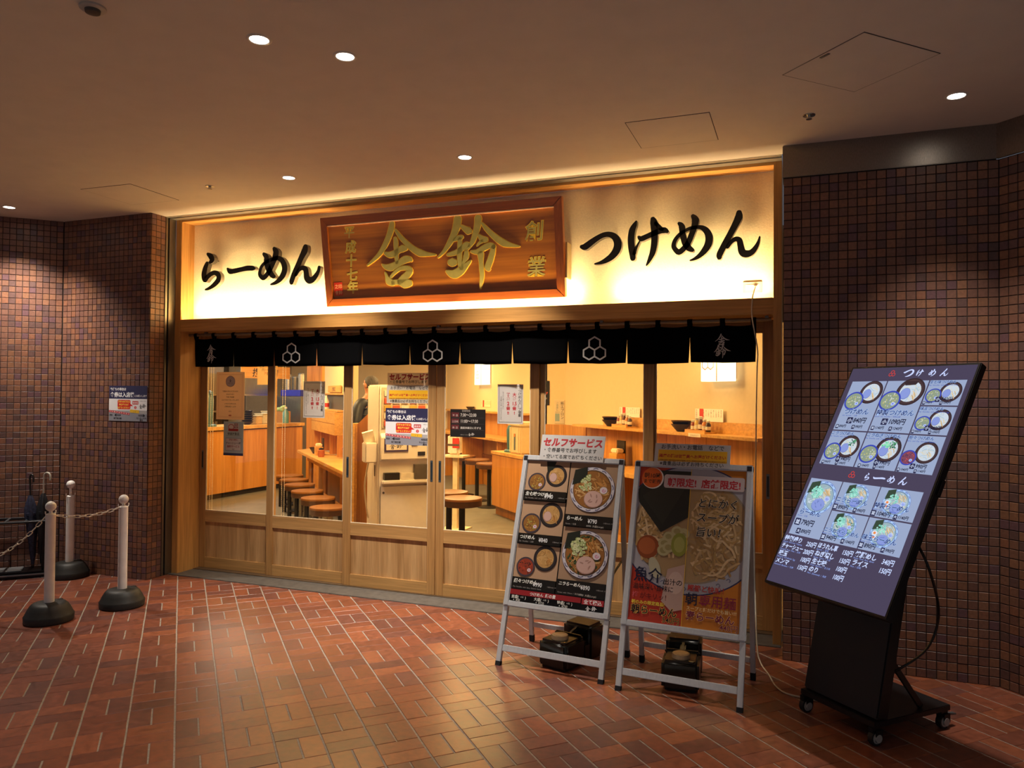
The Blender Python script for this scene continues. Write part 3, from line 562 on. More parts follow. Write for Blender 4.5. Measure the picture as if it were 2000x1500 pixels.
def soup(P, W, H):
    P.frame(.05*W, .04*H, .95*W, .96*H, .014*W, '2c2826')
    P.text('つけめんスープ増量', .80*W, .80*H, .083*H, '2c2826', vert=True, bold=.01, sx=1.05, ls=-.08)
    for i, ch in enumerate(('大', '盛', '1.5', '倍', '!')): P.text(ch, .66*W, (.70-.115*i)*H, .125*H if i in (2,) else .1*H, 'b3262c', 'c', bold=.04, sx=.8 if i == 2 else 1)
    for i, ch in enumerate(('特', '盛', '2', '倍', '!!')): P.text(ch, .42*W, (.70-.115*i)*H, .125*H if i == 2 else .1*H, 'b3262c', 'c', bold=.04)
    P.text('もう少し食べたい方へ', .19*W, .78*H, .045*H, '3a3634', vert=True, ls=.02); P.text('お気軽にお申し付け下さいませ', .11*W, .66*H, .042*H, '3a3634', vert=True, ls=.02)
t, P, W, H = sheet('wall_notice', 'small navy and grey queue notice on the left tiled wall', 'notice', -.523, -.082, 1.36, 1.667, -.277, 'c9c6c6'); navy(P, W, H); P.obj('lettering', t)
t, P, W, H = sheet('door_notice', 'navy and grey queue notice on the door pane before the ticket machine', 'notice', 1.982, 2.406, 1.198, 1.498, .214, 'c9c6c6'); navy(P, W, H); P.obj('lettering', t)
t, P, W, H = sheet('door_notice', 'yellow banded notice on the door pane above the navy one', 'notice', 1.990, 2.406, 1.538, 1.686, .2143, 'ddd6c8'); yellow(P, W, H); P.obj('lettering', t)
t, P, W, H = sheet('door_notice', 'notice with big red lettering topmost on the door pane', 'notice', 1.997, 2.406, 1.66, 1.786, .2158, 'eadcc4'); selfserve(P, W, H, False); P.obj('lettering', t)
t, P, W, H = sheet('door_notice', 'white bordered soup poster on the second pane from the left', 'poster', 1.149, 1.370, 1.403, 1.718, .239, 'd6d2ce'); soup(P, W, H); P.obj('lettering', t)
t, P, W, H = sheet('door_notice', 'white bordered soup poster on the pane right of the closed middle stiles', 'poster', 2.976, 3.188, 1.389, 1.695, .214, 'd6d2ce'); soup(P, W, H); P.obj('lettering', t)
t, P, W, H = sheet('door_notice', 'tall cream notice with thin red border on the leftmost pane', 'notice', .176, .493, 1.37, 1.802, .264, 'e6d0b4')
P.frame(.07*W, .05*H, .93*W, .95*H, .004*W, 'a0483c'); P.frame(.10*W, .07*H, .90*W, .93*H, .002*W, 'b89080')
P.ell(.5*W, .80*H, .17*W, .115*H, 'b8826e'); P.ell(.5*W, .80*H, .16*W, .108*H, 'e6d0b4'); P.brush('sha', .5*W, .82*H, .06*H, '5a4a40'); P.text('中華そば', .5*W, .755*H, .035*W, '6a4a40', 'c', ls=.4)
for i, s_ in enumerate(('毎度ありがとうございます', 'おかげさまで', '平成17年創業', '心よりおもてなしいたします', 'これからも変わらぬ', 'ご愛顧お願いします')): P.text(s_, .5*W, (.58-.06*i-(.02 if i > 3 else 0))*H, .047*W, '3c342e', 'c', bold=.015)
P.text('店主', .5*W, .16*H, .05*W, '6a5a50', 'c'); P.poly([(.46*W, .075*H), (.44*W, .105*H), (.485*W, .09*H), (.5*W, .115*H), (.515*W, .09*H), (.56*W, .105*H), (.54*W, .075*H)], 'a8402e'); P.obj('lettering', t)
t, P, W, H = sheet('door_notice', 'blue grey coupon poster below the cream notice', 'poster', .265, .488, 1.045, 1.352, .264, 'b4bec6')
P.rect(.22*W, .72*H, .76*W, .95*H, 'd8ccc0'); P.ell(.38*W, .84*H, .15*W, .085*H, 'b04030'); P.ell(.38*W, .84*H, .12*W, .065*H, 'e6d8c8'); P.rect(.24*W, .72*H, .74*W, .79*H, 'b8382c')
for i in range(9): P.ell((.56+.07*(i % 3))*W, (.93-.05*(i//3))*H, .025*W, .02*H, 'a83c30' if i % 2 else '6a4a40')
P.text('特典対象店', .5*W, .61*H, .12*W, '4a4644', 'c', bold=.015); P.rect(.15*W, .585*H, .85*W, .59*H, '6a6866')
P.rect(.10*W, .14*H, .90*W, .52*H, 'd9cdbf'); P.frame(.10*W, .14*H, .90*W, .52*H, .02*W, '7a90a4'); P.text('提示で最大', .5*W, .44*H, .085*W, 'a8402e', 'c', bold=.02); P.text('チャーシュー1枚', .5*W, .34*H, .10*W, '3c342e', 'c', bold=.02); P.text('無料サービス', .5*W, .24*H, .105*W, 'a8402e', 'c', bold=.02); P.text('進呈', .5*W, .17*H, .06*W, '3c342e', 'c'); P.rect(0, 0, W, .075*H, '3f4262'); P.obj('lettering', t)
t, P, W, H = sheet('opening_hours_sign', 'dark opening hours sign on the pane right of the middle stiles', 'sign', 2.572, 2.875, 1.277, 1.497, .214, '241e1c')
for i, (a, b) in enumerate((('平 日', '7:30～22:00'), ('土日祝', '11:00～17:30'), ('休 日', '施設休館日に準ずる'))):
    y = (.74-.22*i)*H; P.rect(.03*W, y-.02*H, .25*W, y+.14*H, '5a1e20'); P.text(a, .14*W, y+.005*H, .062*W, 'cfc6bc', 'c'); P.text(b, .29*W, y, (.115 if i < 2 else .066)*W, 'cfc6bc', sx=.80 if i < 2 else 1, bold=.01); P.rect(.03*W, y-.045*H, .97*W, y-.04*H, '5a504a')
P.text('営業時間', .45*W, .91*H, .06*W, 'a89c90', 'c'); P.brush('sha', .56*W, .10*H, .10*H, 'cfc6bc', fat=4); P.brush('rin', .65*W, .10*H, .11*H, 'cfc6bc', fat=4); P.text('中華そば つけめん', .29*W, .07*H, .028*W, 'a89c90'); P.obj('lettering', t)
# ================================================================ printed food
def clip(poly, x0, y0, x1, y1):
    for ax, lim, sg in ((0, x0, 1), (0, x1, -1), (1, y0, 1), (1, y1, -1)):
        out = []
        for i in range(len(poly)):
            a, b = poly[i-1], poly[i]; ia, ib = sg*(a[ax]-lim) >= 0, sg*(b[ax]-lim) >= 0
            if ia != ib:
                t = (lim-a[ax])/(b[ax]-a[ax]); out.append((a[0]+(b[0]-a[0])*t, a[1]+(b[1]-a[1])*t))
            if ib: out.append(b)
        poly = out
        if not poly: break
    return poly
def cell(P, cx, cy_, a, b, c, box, n=36):
    q = clip([(cx+a*math.cos(2*math.pi*k/n), cy_+b*math.sin(2*math.pi*k/n)) for k in range(n)], *box)
    if len(q) > 2: P.poly(q, c)
def noodles(P, cx, cy_, a, b, cols, n, w_, rg, box=None, flow=.6):
    for i in range(n):
        t0 = rg.uniform(0, 6.28); r0 = math.sqrt(rg.random())*.8; x, y = cx+a*r0*math.cos(t0), cy_+b*r0*math.sin(t0); an = rg.uniform(-flow, flow)+(math.pi if rg.random() < .5 else 0); pts = [(x, y)]
        for k in range(5):
            an += rg.uniform(-.7, .7); x += math.cos(an)*a*.17; y += math.sin(an)*b*.17
            if ((x-cx)/a)**2+((y-cy_)/b)**2 > .96: an += 1.2; x, y = pts[-1]; continue
            if box and not (box[0]+w_ < x < box[2]-w_ and box[1]+w_ < y < box[3]-w_): break
            pts.append((x, y))
        if len(pts) > 2: P.line(pts, w_, cols[i % len(cols)], 2)
def ramen(P, cx, cy_, r, rg, pal, nori=True, greens=False, egg=False, leaf=False):
    a, b = r, r*.97
    P.ell(cx, cy_, a, b, pal['line'], 34); P.ell(cx, cy_, a*.985, b*.985, pal['rim'], 34)
    for k in range(14):
        t = 2*math.pi*(k+.3)/14; P.line([(cx+a*.92*math.cos(t-.1), cy_+b*.92*math.sin(t-.1)), (cx+a*.94*math.cos(t), cy_+b*.94*math.sin(t)), (cx+a*.90*math.cos(t+.12), cy_+b*.90*math.sin(t+.12))], r*.035, pal['line'], 2)
    P.ell(cx, cy_, a*.86, b*.86, pal['soup2'], 30); P.ell(cx, cy_-.01*r, a*.83, b*.82, pal['soup'], 30)
    noodles(P, cx, cy_, a*.8, b*.8, pal['nood'], 34, r*.035, rg)
    if nori: P.poly([(cx-.92*r, cy_+.15*r), (cx-.25*r, cy_+.35*r), (cx-.30*r, cy_+.95*r), (cx-.85*r, cy_+.80*r)], pal['nori'])
    if leaf:
        for k in range(60): t, q = rg.uniform(0, 6.28), r*(.45+.33*rg.random()); P.ell(cx+q*math.cos(t), cy_+q*math.sin(t), r*.07, r*.03, pal['leaf'][k % 3], 8, rg.uniform(0, 3))
    for k in range(26 if not greens else 60):
        t, q = rg.uniform(0, 6.28), math.sqrt(rg.random()); x, y = cx+(-.28+.34*q*math.cos(t))*r, cy_+(.28+.34*q*math.sin(t))*r; s_ = r*rg.uniform(.05, .09)
        P.ell(x, y, s_, s_*.9, pal['neg'][k % 3], 12); P.ell(x, y, s_*.5, s_*.45, pal['neg'][(k+1) % 3], 8)
    for k in range(9): x, y = cx+r*rg.uniform(.05, .5), cy_+r*rg.uniform(.2, .6); an = rg.uniform(-1.2, -.5); P.line([(x, y), (x+.14*r*math.cos(an), y+.14*r*math.sin(an)), (x+.28*r*math.cos(an), y+.30*r*math.sin(an))], r*.055, pal['men'][k % 2], 2)
    P.ell(cx+.10*r, cy_-.42*r, r*.42, r*.36, pal['cha2'], 24); P.ell(cx+.10*r, cy_-.40*r, r*.40, r*.34, pal['cha'], 24)
    for k in range(5): t = rg.uniform(0, 6.28); P.ell(cx+.10*r+.2*r*math.cos(t), cy_-.4*r+.16*r*math.sin(t), r*.09, r*.03, pal['cha2'], 10, rg.uniform(0, 3))
    P.ell(cx+.52*r, cy_-.02*r, r*.17, r*.15, pal['nar'], 16); P.line([(cx+.52*r+.09*r*math.cos(q*.9)*(.2+q*.12), cy_-.02*r+.08*r*math.sin(q*.9)*(.2+q*.12)) for q in range(8)], r*.03, pal['pink'], 2)
    if egg:
        for ox, oy in ((-.62, -.05), (-.60, -.33)): P.ell(cx+ox*r, cy_+oy*r, r*.2, r*.17, pal['egg'], 16); P.ell(cx+ox*r, cy_+oy*r, r*.10, r*.09, pal['yolk'], 12)
def tsuke(P, cx, cy_, r, rg, pal, cha=True, leaf=False, mound=None):
    P.ell(cx, cy_, r, r, pal['bowl'], 30); P.ell(cx, cy_, r*.9, r*.9, pal['bowl2'], 28); P.ell(cx, cy_, r*.74, r*.74, pal['nood'][0], 24)
    noodles(P, cx, cy_, r*.72, r*.72, pal['nood'], 30, r*.045, rg, flow=.9)
    for k in range(6): x, y = cx+r*rg.uniform(.1, .4), cy_+r*rg.uniform(-.4, .1); P.line([(x, y), (x+.1*r, y-.14*r), (x+.16*r, y-.3*r)], r*.06, pal['men'][k % 2], 2)
    if cha: P.ell(cx-.3*r, cy_-.15*r, r*.36, r*.42, pal['cha2'], 20); P.ell(cx-.3*r, cy_-.13*r, r*.33, r*.38, pal['cha'], 20)
    if leaf:
        for k in range(26): P.ell(cx+r*rg.uniform(.0, .5), cy_+r*rg.uniform(.1, .6), r*.08, r*.045, pal['leaf'][k % 3], 8, rg.uniform(0, 3))
    if mound:
        for k in range(26): P.ell(cx+r*rg.uniform(-.55, .05), cy_+r*rg.uniform(.15, .6), r*.08, r*.06, mound[k % 2], 8)
def dip(P, cx, cy_, r, rg, pal, red=False):
    P.ell(cx, cy_, r, r*.96, pal['dip2'], 26); P.ell(cx, cy_, r*.84, r*.80, pal['red'] if red else pal['dip'], 24)
    for k in range(34): t, q = rg.uniform(0, 6.28), .72*r*math.sqrt(rg.random()); P.ell(cx+q*math.cos(t), cy_+q*math.sin(t), r*.09, r*.06, (pal['redf'] if red else pal['fleck'])[k % 3], 7, rg.uniform(0, 3))
    P.ell(cx+.42*r, cy_-.3*r, r*.2, r*.18, pal['nar'], 14); P.ell(cx+.42*r, cy_-.3*r, r*.08, r*.07, pal['pink'], 10)
PALB = dict(line='3b3a58', rim='a9a3a8', soup='7a4f26', soup2='4a3420', nood=['a07a48', '8a6436', 'b08c5a'], nori='1f211a', leaf=['27381f', '35492a', '1d2c18'], neg=['9aa070', '7c8650', 'b4b48c'], men=['8a5c2c', 'a06e38'], cha='a98a80', cha2='8a6a60', nar='b3a6a8', pink='a8587a', egg='c8c0b0', yolk='b86a28',
            bowl='211c1c', bowl2='2c2626', dip='7a5228', dip2='3a3238', fleck=['9a7232', '6a4420', '8a8040'], red='7a3222', redf=['9a3a22', '5a2a1c', '3a2420'])
# ================================================================ the two A-boards
silver = M('snap_frame', 'd0d2d4', .42, .15, nz=.06, ns=120, st=(1, 1, .05)); capd = M('corner_plastic', '2a2830', .4); foot = M('foot_rubber', '17151a', .8)
def aboard(label, loc, rz):
    t = thing('menu_board', label, 'menu board', (loc[0], loc[1], 0), rz); ti = R(17.4); UP = Vector((0, math.sin(ti), math.cos(ti))); NR = Vector((0, -math.cos(ti), math.sin(ti))); hw = .3375
    f = lambda u, s_, h: Vector((u, -.25, 0))+UP*s_+NR*h
    s0, s1 = .345, 1.286
    for sx in (-1, 1):
        l = obj('front_leg', G().prism([(sx*hw, .012), (sx*(hw-.030), .012), (sx*(hw-.030), s0), (sx*hw, s0)][::sx], -.028, -.002, f), silver, t, bevel=.002); obj('foot', G().prism([(sx*(hw+.001), .0), (sx*(hw-.031), .0), (sx*(hw-.031), .026), (sx*(hw+.001), .026)][::sx], -.029, -.001, f), foot, l)
        b0, b1 = Vector((sx*(hw-.014), .12, 1.14)), Vector((sx*(hw-.014), .25, .014))
        l = obj('back_leg', G().bar(b0, b1, .028, .022), silver, t, bevel=.002); obj('foot', G().bar(b1+(b0-b1).normalized()*.03, b1-Vector((0, 0, .012)), .030, .024), foot, l)
        obj('stay', G().bar((sx*(hw-.034), -.08, .52), (sx*(hw-.034), .19, .60), .003, .014, (0, 1, 0)), M('stay_dark', '4a4642', .4, .6), t)
        obj('frame_bar', G().prism([(sx*hw, s0), (sx*(hw-.035), s0), (sx*(hw-.035), s1), (sx*hw, s1)][::sx], -.022, .006, f), silver, t, bevel=.005)
    obj('front_rail', G().prism([(-hw+.03, .085), (hw-.03, .085), (hw-.03, .122), (-hw+.03, .122)], -.026, -.006, f), silver, t, bevel=.002)
    obj('back_rail', G().bar((-hw+.03, .238, .115), (hw-.03, .238, .115), .03, .018, (0, 0, 1)), silver, t, bevel=.002)
    for a, b in ((s0, s0+.035), (s1-.035, s1)): obj('frame_bar', G().prism([(-hw+.02, a), (hw-.02, a), (hw-.02, b), (-hw+.02, b)], -.021, .0055, f), silver, t, bevel=.005)
    for sx in (-1, 1):
        for s_, c in ((s0, silver), (s1-.042, capd)): obj('corner_cap', G().prism([(sx*(hw+.002), s_), (sx*(hw-.040), s_), (sx*(hw-.040), s_+.044), (sx*(hw+.002), s_+.044)][::sx], -.023, .0075, f), c, t, bevel=.008)
    W, H = 612, 872; obj('poster_board', G().prism([(-.31, s0+.03), (.31, s0+.03), (.31, s1-.03), (-.31, s1-.03)], -.012, -.004, f), M('poster_black', '17130f', .25), t)
    P = Print(lambda u, v, h: f((u-W/2)/1000, s0+.0345+v/1000, -.004+h), pmg, h0=.0003, dh=1.5e-5)
    return t, f, P, W, H, s1
def topplate(t, f, s1, x0, x1, a, b, draw, col):
    o = obj('top_notice', G().prism([(x0, s1+a), (x1, s1+a), (x1, s1+b), (x0, s1+b)], .0085, .0115, f), M('plate_'+col, col, .5, nz=.02), t)
    W, H = (x1-x0)*1000, (b-a)*1000; P = Print(lambda u, v, h: f(x0+u/1000, s1+a+v/1000, .0115+h), pm, h0=.0002); draw(P, W, H); P.obj('lettering', o)
t, f, P, W, H, s1 = aboard('silver framed board with food photos and red lettered top notice', (3.832, -.800), R(-5.2))
topplate(t, f, s1, -.222, .205, -.030, .135, selfserve, 'c9c6c4')
rg = random.Random(3); Y = lambda q: H*(1-q); cw = .485*W; tb = '9a7c62'
def caption(x0, x1, q0, q1, nm, price, sub, size=.030):
    P.rect(x0, Y(q1), x1, Y(q0), '17130f'); P.text(nm, x0+.02*W, Y(q0)-.036*H, size*H, 'cfc8c0', bold=.03, sh=.15); P.text(price, x0+.50*(x1-x0), Y(q0)-.052*H, .041*H, 'd8d2ca', bold=.012, sx=.8); P.text('小盛(Small) 小份', x0+.82*(x1-x0), Y(q0)-.048*H, .0105*H, '8a8480'); P.text(sub, x0+.02*W, Y(q1)+.010*H, .013*H, '8a8480')
for a, b in ((0, .22), (.295, .53), (.605, .835)): P.rect(.01*W, Y(b), cw-.006*W, Y(a), tb)
for a, b in ((0, .37), (.455, .815)): P.rect(cw+.006*W, Y(b), .99*W, Y(a), '8a6f58')
tsuke(P, .345*W, Y(.105), .115*W, rg, PALB); P.poly([(.22*W, Y(0)), (.33*W, Y(0)), (.30*W, Y(.06)), (.24*W, Y(.08))], PALB['nori']); dip(P, .135*W, Y(.155), .098*W, rg, PALB)
tsuke(P, .34*W, Y(.385), .125*W, rg, PALB); dip(P, .135*W, Y(.455), .105*W, rg, PALB); tsuke(P, .335*W, Y(.69), .125*W, rg, PALB, cha=False); dip(P, .135*W, Y(.76), .10*W, rg, PALB, red=True)
ramen(P, .745*W, Y(.185), .235*W, rg, PALB); ramen(P, .745*W, Y(.635), .238*W, rg, PALB, greens=True, leaf=True)
caption(.01*W, cw-.006*W, .22, .29, '生七味つけめん', '¥940', 'Dip Noodles with raw shichimi'); caption(.01*W, cw-.006*W, .53, .60, 'つけめん', '¥840', 'Dip Noodles / 沾面'); caption(.01*W, cw-.006*W, .835, .915, '担々つけめん', '¥990', 'Dip Noodles with Spicy Sesame Sauce')
caption(cw+.006*W, .99*W, .37, .45, 'らーめん', '¥790', 'Ramen / 拉面'); caption(cw+.006*W, .99*W, .815, .915, 'ニラらーめん', '¥890', 'Ramen with Chives / 韮菜拉面', .027)
P.text('¥990 大盛(Large)', .73*W, Y(.447), .017*H, 'a8a29a'); P.text('¥990 大盛(Large)', .73*W, Y(.908), .017*H, 'a8a29a')
P.rect(.01*W, Y(.955), .76*W, Y(.92), '7d1f22'); P.text('つけめん 麺の量', .36*W, Y(.948), .026*H, 'd8ccc4', 'c', bold=.02, sh=.1)
for i, (a, b) in enumerate((('並盛', '+ ¥50'), ('大盛', '+ ¥150'), ('特盛', '+ ¥250'))): P.text(a+'(    )', (.03+.245*i)*W, Y(.978), .024*H, 'cfc8c0', bold=.015); P.text('1.5玉', (.125+.245*i)*W, Y(.972), .012*H, 'cfc8c0'); P.text(b, (.05+.245*i)*W, Y(.999), .024*H, 'cfc8c0', sx=.85)
P.rect(.77*W, Y(.96), .99*W, Y(.922), '8a2428'); P.text('全て税込', .88*W, Y(.953), .032*H, 'e2d8d0', 'c', bold=.02); P.brush('sha', .84*W, Y(.983), .030*H, 'd8d2ca', fat=8); P.brush('rin', .90*W, Y(.983), .032*H, 'd8d2ca', fat=8)
P.obj('poster_print', t)
# board B
t, f, P, W, H, s1 = aboard('silver framed board with one big noodle bowl poster', (4.582, -.905), R(-4.3))
topplate(t, f, s1, -.222, .212, -.028, .108, yellow, 'c9c6c4')
rg = random.Random(5); bx = (0, 0, W, H); hx = .497*W
P.rect(0, 0, hx, H, '9c2f1c'); P.rect(hx, 0, W, H, 'a8641a')
cx, cy_ = .52*W, Y(.395)
cell(P, cx, cy_, .66*W, .415*H, '2c2a4a', bx, 60); cell(P, cx, cy_, .648*W, .407*H, '8f8b90', bx, 60); cell(P, cx, cy_, .54*W, .345*H, '7d7060', bx, 60); cell(P, cx, cy_, .52*W, .335*H, '8f7450', bx, 60)
for k in range(9):
    t_ = R(228+k*10); x, y = cx+.59*W*math.cos(t_), cy_+.375*H*math.sin(t_)
    if 0 < x < W: P.line([(x-10, y), (x, y+8), (x+10, y-2), (x+4, y-8)], 5, '5a586a', 2)
noodles(P, cx+.22*W, cy_-.03*H, .30*W, .30*H, ['a98a60', '987848', 'b89c74', '8a6a40'], 120, 11, rg, (hx, 0, W, H), .5); noodles(P, cx-.30*W, cy_-.02*H, .22*W, .27*H, ['a98a60', '987848', 'b89c74', '8a6a40'], 70, 11, rg, (0, 0, hx-8, H), .5)
P.poly([(0, Y(.16)), (.14*W, Y(.02)), (hx, Y(.02)), (hx, Y(.32)), (.25*W, Y(.43)), (.02*W, Y(.24))], '24231d'); P.poly([(.05*W, Y(.20)), (.30*W, Y(.06)), (.46*W, Y(.12)), (.26*W, Y(.38))], '2b2a22')
P.ell(.14*W, Y(.53), .105*W, .075*H, '7a3c1c', 26); P.ell(.13*W, Y(.525), .08*W, .055*H, '96502a', 22)
for k in range(14): x, y = .37*W+rg.uniform(-.09, .10)*W, Y(.47)+rg.uniform(-.11, .08)*H; s_ = rg.uniform(.035, .06)*W; P.ell(x, y, s_, s_*.9, '9a9068', 16); P.ell(x, y, s_*.6, s_*.5, '84784c', 12)
P.ell(.43*W, Y(.50), .075*W, .075*H, '7a7a30', 22); P.ell(.43*W, Y(.50), .05*W, .05*H, '8f8c4a', 18); P.ell(.22*W, Y(.66), .05*W, .07*H, 'a09a80', 18, .4)
P.poly([(.30*W, Y(.86)), (.34*W, Y(.66)), (hx, Y(.62)), (hx, Y(.90)), (.40*W, Y(.92))], 'a08478'); P.ell(.42*W, Y(.74), .07*W, .07*H, 'ac9488', 18)
P.rect(0, 0, hx, Y(.985), '9c2f1c'); P.rect(hx-1.5, 0, hx+1.5, H, 'c8a030')
P.ell(.135*W, Y(.075), .105*W, .072*H, 'c8c0b8', 28); P.ell(.128*W, Y(.073), .098*W, .068*H, 'b2501c', 28); P.text('朝10時', .13*W, Y(.072), .038*H, '2c1c14', 'c', bold=.015); P.text('まで販売', .13*W, Y(.108), .030*H, '2c1c14', 'c', bold=.015)
P.rrect(.245*W, Y(.135), .985*W, Y(.045), 14, 'a89a98'); P.text('朝限定! 店舗限定!', .615*W, Y(.118), .060*H, 'a01e28', 'c', bold=.03, sx=.98)
for i, s_ in enumerate(('とにかく', 'スープが', '旨い！')): P.text(s_, .565*W, Y(.245+.093*i), .066*H, 'c8b8a0', bold=.04, sh=.16, sx=1.0); P.text(s_, .565*W, Y(.245+.093*i), .066*H, '18120e', bold=.015, sh=.16, sx=1.0)
P.text('魚介', .03*W, Y(.745), .098*H, '1c1a30', bold=.012, sx=.95); P.text('出汁の', .305*W, Y(.755), .042*H, '241c1a', bold=.01); P.text('滋味深い旨味に', .03*W, Y(.800), .040*H, '2c1c1a', bold=.01, sx=.95); P.text('梅', .03*W, Y(.855), .042*H, 'b05058', bold=.01); P.text('がキリッ！', .10*W, Y(.855), .040*H, '5a1c18', bold=.01)
P.text('朝のみの限定商品!', .03*W, Y(.893), .026*H, 'e0b83c', bold=.02); P.text('朝らーめん', .03*W, Y(.948), .058*H, 'd0a050', bold=.06, sx=1.02); P.text('朝らーめん', .03*W, Y(.948), .058*H, '1c1412', bold=.02, sx=1.02); P.text('540円', .48*W, Y(.99), .044*H, 'd0a050', 'r', bold=.04); P.text('540円', .48*W, Y(.99), .044*H, '2a1a10', 'r', bold=.01)
P.text('鰹節と快感！', .53*W, Y(.775), .042*H, '9a2c20', bold=.02); P.text('朝', .515*W, Y(.858), .080*H, '1c1a2c', bold=.012); P.text('専用麺', .635*W, Y(.858), .078*H, '7a1f38', bold=.008, sx=.98)
P.text('スープと麺だけでも旨い!!!', .53*W, Y(.893), .026*H, 'd8b080', bold=.02); P.text('素らーめん', .53*W, Y(.948), .058*H, 'd8a070', bold=.06, sx=1.02); P.text('素らーめん', .53*W, Y(.948), .058*H, '6a1c34', bold=.02, sx=1.02); P.text('440円', .985*W, Y(.99), .044*H, 'd8a070', 'r', bold=.04); P.text('440円', .985*W, Y(.99), .044*H, '6a1c34', 'r', bold=.01)
P.obj('poster_print', t)
# ---- water tanks weighing the boards down
tankm = M('tank_plastic', '15140f', .28, nz=.15, ns=8); capm = M('tank_cap', 'b89c78', .5)
def tank(label, loc, rz):
    t = thing('weight_tank', label, 'water tank', (*loc, 0), rz, 'black tanks weighing the boards'); t.scale = (1.1, 1.12, 1.1)
    obj('body', G().box(-.092, .092, -.19, .0, 0, .150).box(-.088, .088, -.02, .06, 0, .115).box(-.092, .092, .04, .19, 0, .190), tankm, t, bevel=.018, seg=3)
    obj('handle', G().bar((0, -.03, .142), (0, .06, .168), .030, .022), tankm, t, bevel=.008)
    obj('handle_ridge', G().box(-.088, .088, -.045, -.018, .135, .160), tankm, t, bevel=.008)
    c = obj('cap', G().lathe([(.046, .145), (.046, .160), (.043, .165), (.043, .170), (.038, .172)], (0, -.115, 0), 24), capm, t, smooth=40); obj('cap_disc', G().lathe([(.036, .172), (.034, .1735)], (0, -.115, 0), 24), M('tank_cap_top', 'c9ab84', .5), c)
    obj('spout', G().lathe([(.016, .145), (.016, .153), (.010, .154)], (.055, -.165, 0), 14), tankm, t, smooth=40)
tank('black tank lying under the board with small food photos', (3.875, -.765), R(-17)); tank('black tank lying under the big noodle bowl board', (4.548, -.815), R(4))
# ================================================================ digital menu display
ds = thing('menu_display', 'tilted digital menu screen on a black wheeled stand', 'display', (5.514, -1.008, 0), R(-44.4))
blk = M('display_black', '0c0b0d', .42, nz=.08); blk2 = M('display_satin', '1c1b1e', .35, .3); ti = R(29.4); UP = Vector((0, math.sin(ti), math.cos(ti))); NR = Vector((0, -math.cos(ti), math.sin(ti))); SB = Vector((0, -.363, .639)); SWd, SH = .745, 1.314
sf = lambda u, v, h: SB+Vector((u, 0, 0))+UP*v+NR*h
obj('bezel', G().prism([(-SWd/2, 0), (SWd/2, 0), (SWd/2, SH), (-SWd/2, SH)], -.045, .0, sf), blk, ds, bevel=.004)
obj('rear_housing', G().prism([(-.27, .12), (.27, .12), (.27, SH-.12), (-.27, SH-.12)], -.085, -.045, sf), blk, ds, bevel=.01)
SCR = 1.05
def sm(c): return EM('screen_'+c, c, SCR)
bw = .013; W, H = (SWd-2*bw)*1000, (SH-2*bw)*1000
P = Print(lambda u, v, h: sf((u-W/2)/1000, bw+v/1000, h), sm, h0=.0006, dh=1.5e-5); P.rect(0, 0, W, H, '4a4258')
PALS = dict(line='4048a8', rim='a8c8f0', soup='9ab0b8', soup2='6078a0', nood=['c8d4e0', 'a8c0d0', 'd8d0b8'], nori='3a4a3c', leaf=['3c7a58', '50a070', '2c5a48'], neg=['8cd8c8', '70b8a8', 'b0e8d8'], men=['c8a878', 'e0c8a0'], cha='8898d8', cha2='7080c0', nar='b0c0f0', pink='6878d8', egg='d8e0f0', yolk='e88848',
            bowl='3a2c30', bowl2='4a383a', dip='8e9c84', dip2='3c48b0', fleck=['c0bc80', '8494a0', 'c8ccc0'], red='80485c', redf=['c05050', '5c3c58', '483050'])
rg = random.Random(9); Y = lambda q: H*(1-q); bg = '98a6c6'
def head(txt, y, x, keys):
    hexlogo(P, x-.13*W, y-.004*H, .014*W, .005*W, 'd04038')
    k0 = x
    for i, k in enumerate(keys): P.brush(k, k0+i*.095*W, y, (.05 if k != 'bar' else .0075)*H*.62, 'c8d4ff', fat=6, sh=.15)
head('つけめん', Y(.030), .50*W, ('tsu', 'ke', 'me2', 'n2')); head('らーめん', Y(.497), .50*W, ('ra', 'bar', 'me1', 'n1'))
def tile(x0, q0, x1, q1): P.rect(x0*W, Y(q1), x1*W, Y(q0), bg)
def price(x, q, mark, val, z): P.rrect(x*W, Y(q)-.006*H, x*W+z*.95*H, Y(q)+z*.80*H, 4, '2c2c4c'); P.text(mark, x*W+z*.48*H, Y(q)+.02*z*H, z*.72*H, 'd8e4ff', 'c', bold=.02); P.text(val+'円', x*W+z*1.08*H, Y(q), z*H, '24243c', bold=.025, sh=.12, sx=.86)
tl = {'A': (.045, .065, .352, .300), 'B': (.362, .065, .690, .300), 'C': (.700, .065, .965, .175), 'D': (.700, .181, .965, .300), 'F': (.045, .306, .352, .462), 'G': (.362, .306, .690, .462), 'I': (.700, .306, .965, .462)}
for k in tl: tile(*tl[k])
tsuke(P, .250*W, Y(.118), .098*W, rg, PALS); dip(P, .128*W, Y(.160), .082*W, rg, PALS); tsuke(P, .575*W, Y(.116), .112*W, rg, PALS); P.poly([(.50*W, Y(.068)), (.62*W, Y(.068)), (.60*W, Y(.085)), (.52*W, Y(.088))], PALS['bowl']); dip(P, .440*W, Y(.158), .086*W, rg, PALS)
tsuke(P, .880*W, Y(.118), .080*W, rg, PALS); dip(P, .765*W, Y(.134), .058*W, rg, PALS); tsuke(P, .880*W, Y(.238), .080*W, rg, PALS); dip(P, .765*W, Y(.255), .058*W, rg, PALS)
tsuke(P, .250*W, Y(.376), .094*W, rg, PALS, leaf=True); dip(P, .125*W, Y(.402), .074*W, rg, PALS); tsuke(P, .585*W, Y(.376), .100*W, rg, PALS, leaf=True, mound=['70d0a0', '90e0b8']); dip(P, .445*W, Y(.402), .076*W, rg, PALS)
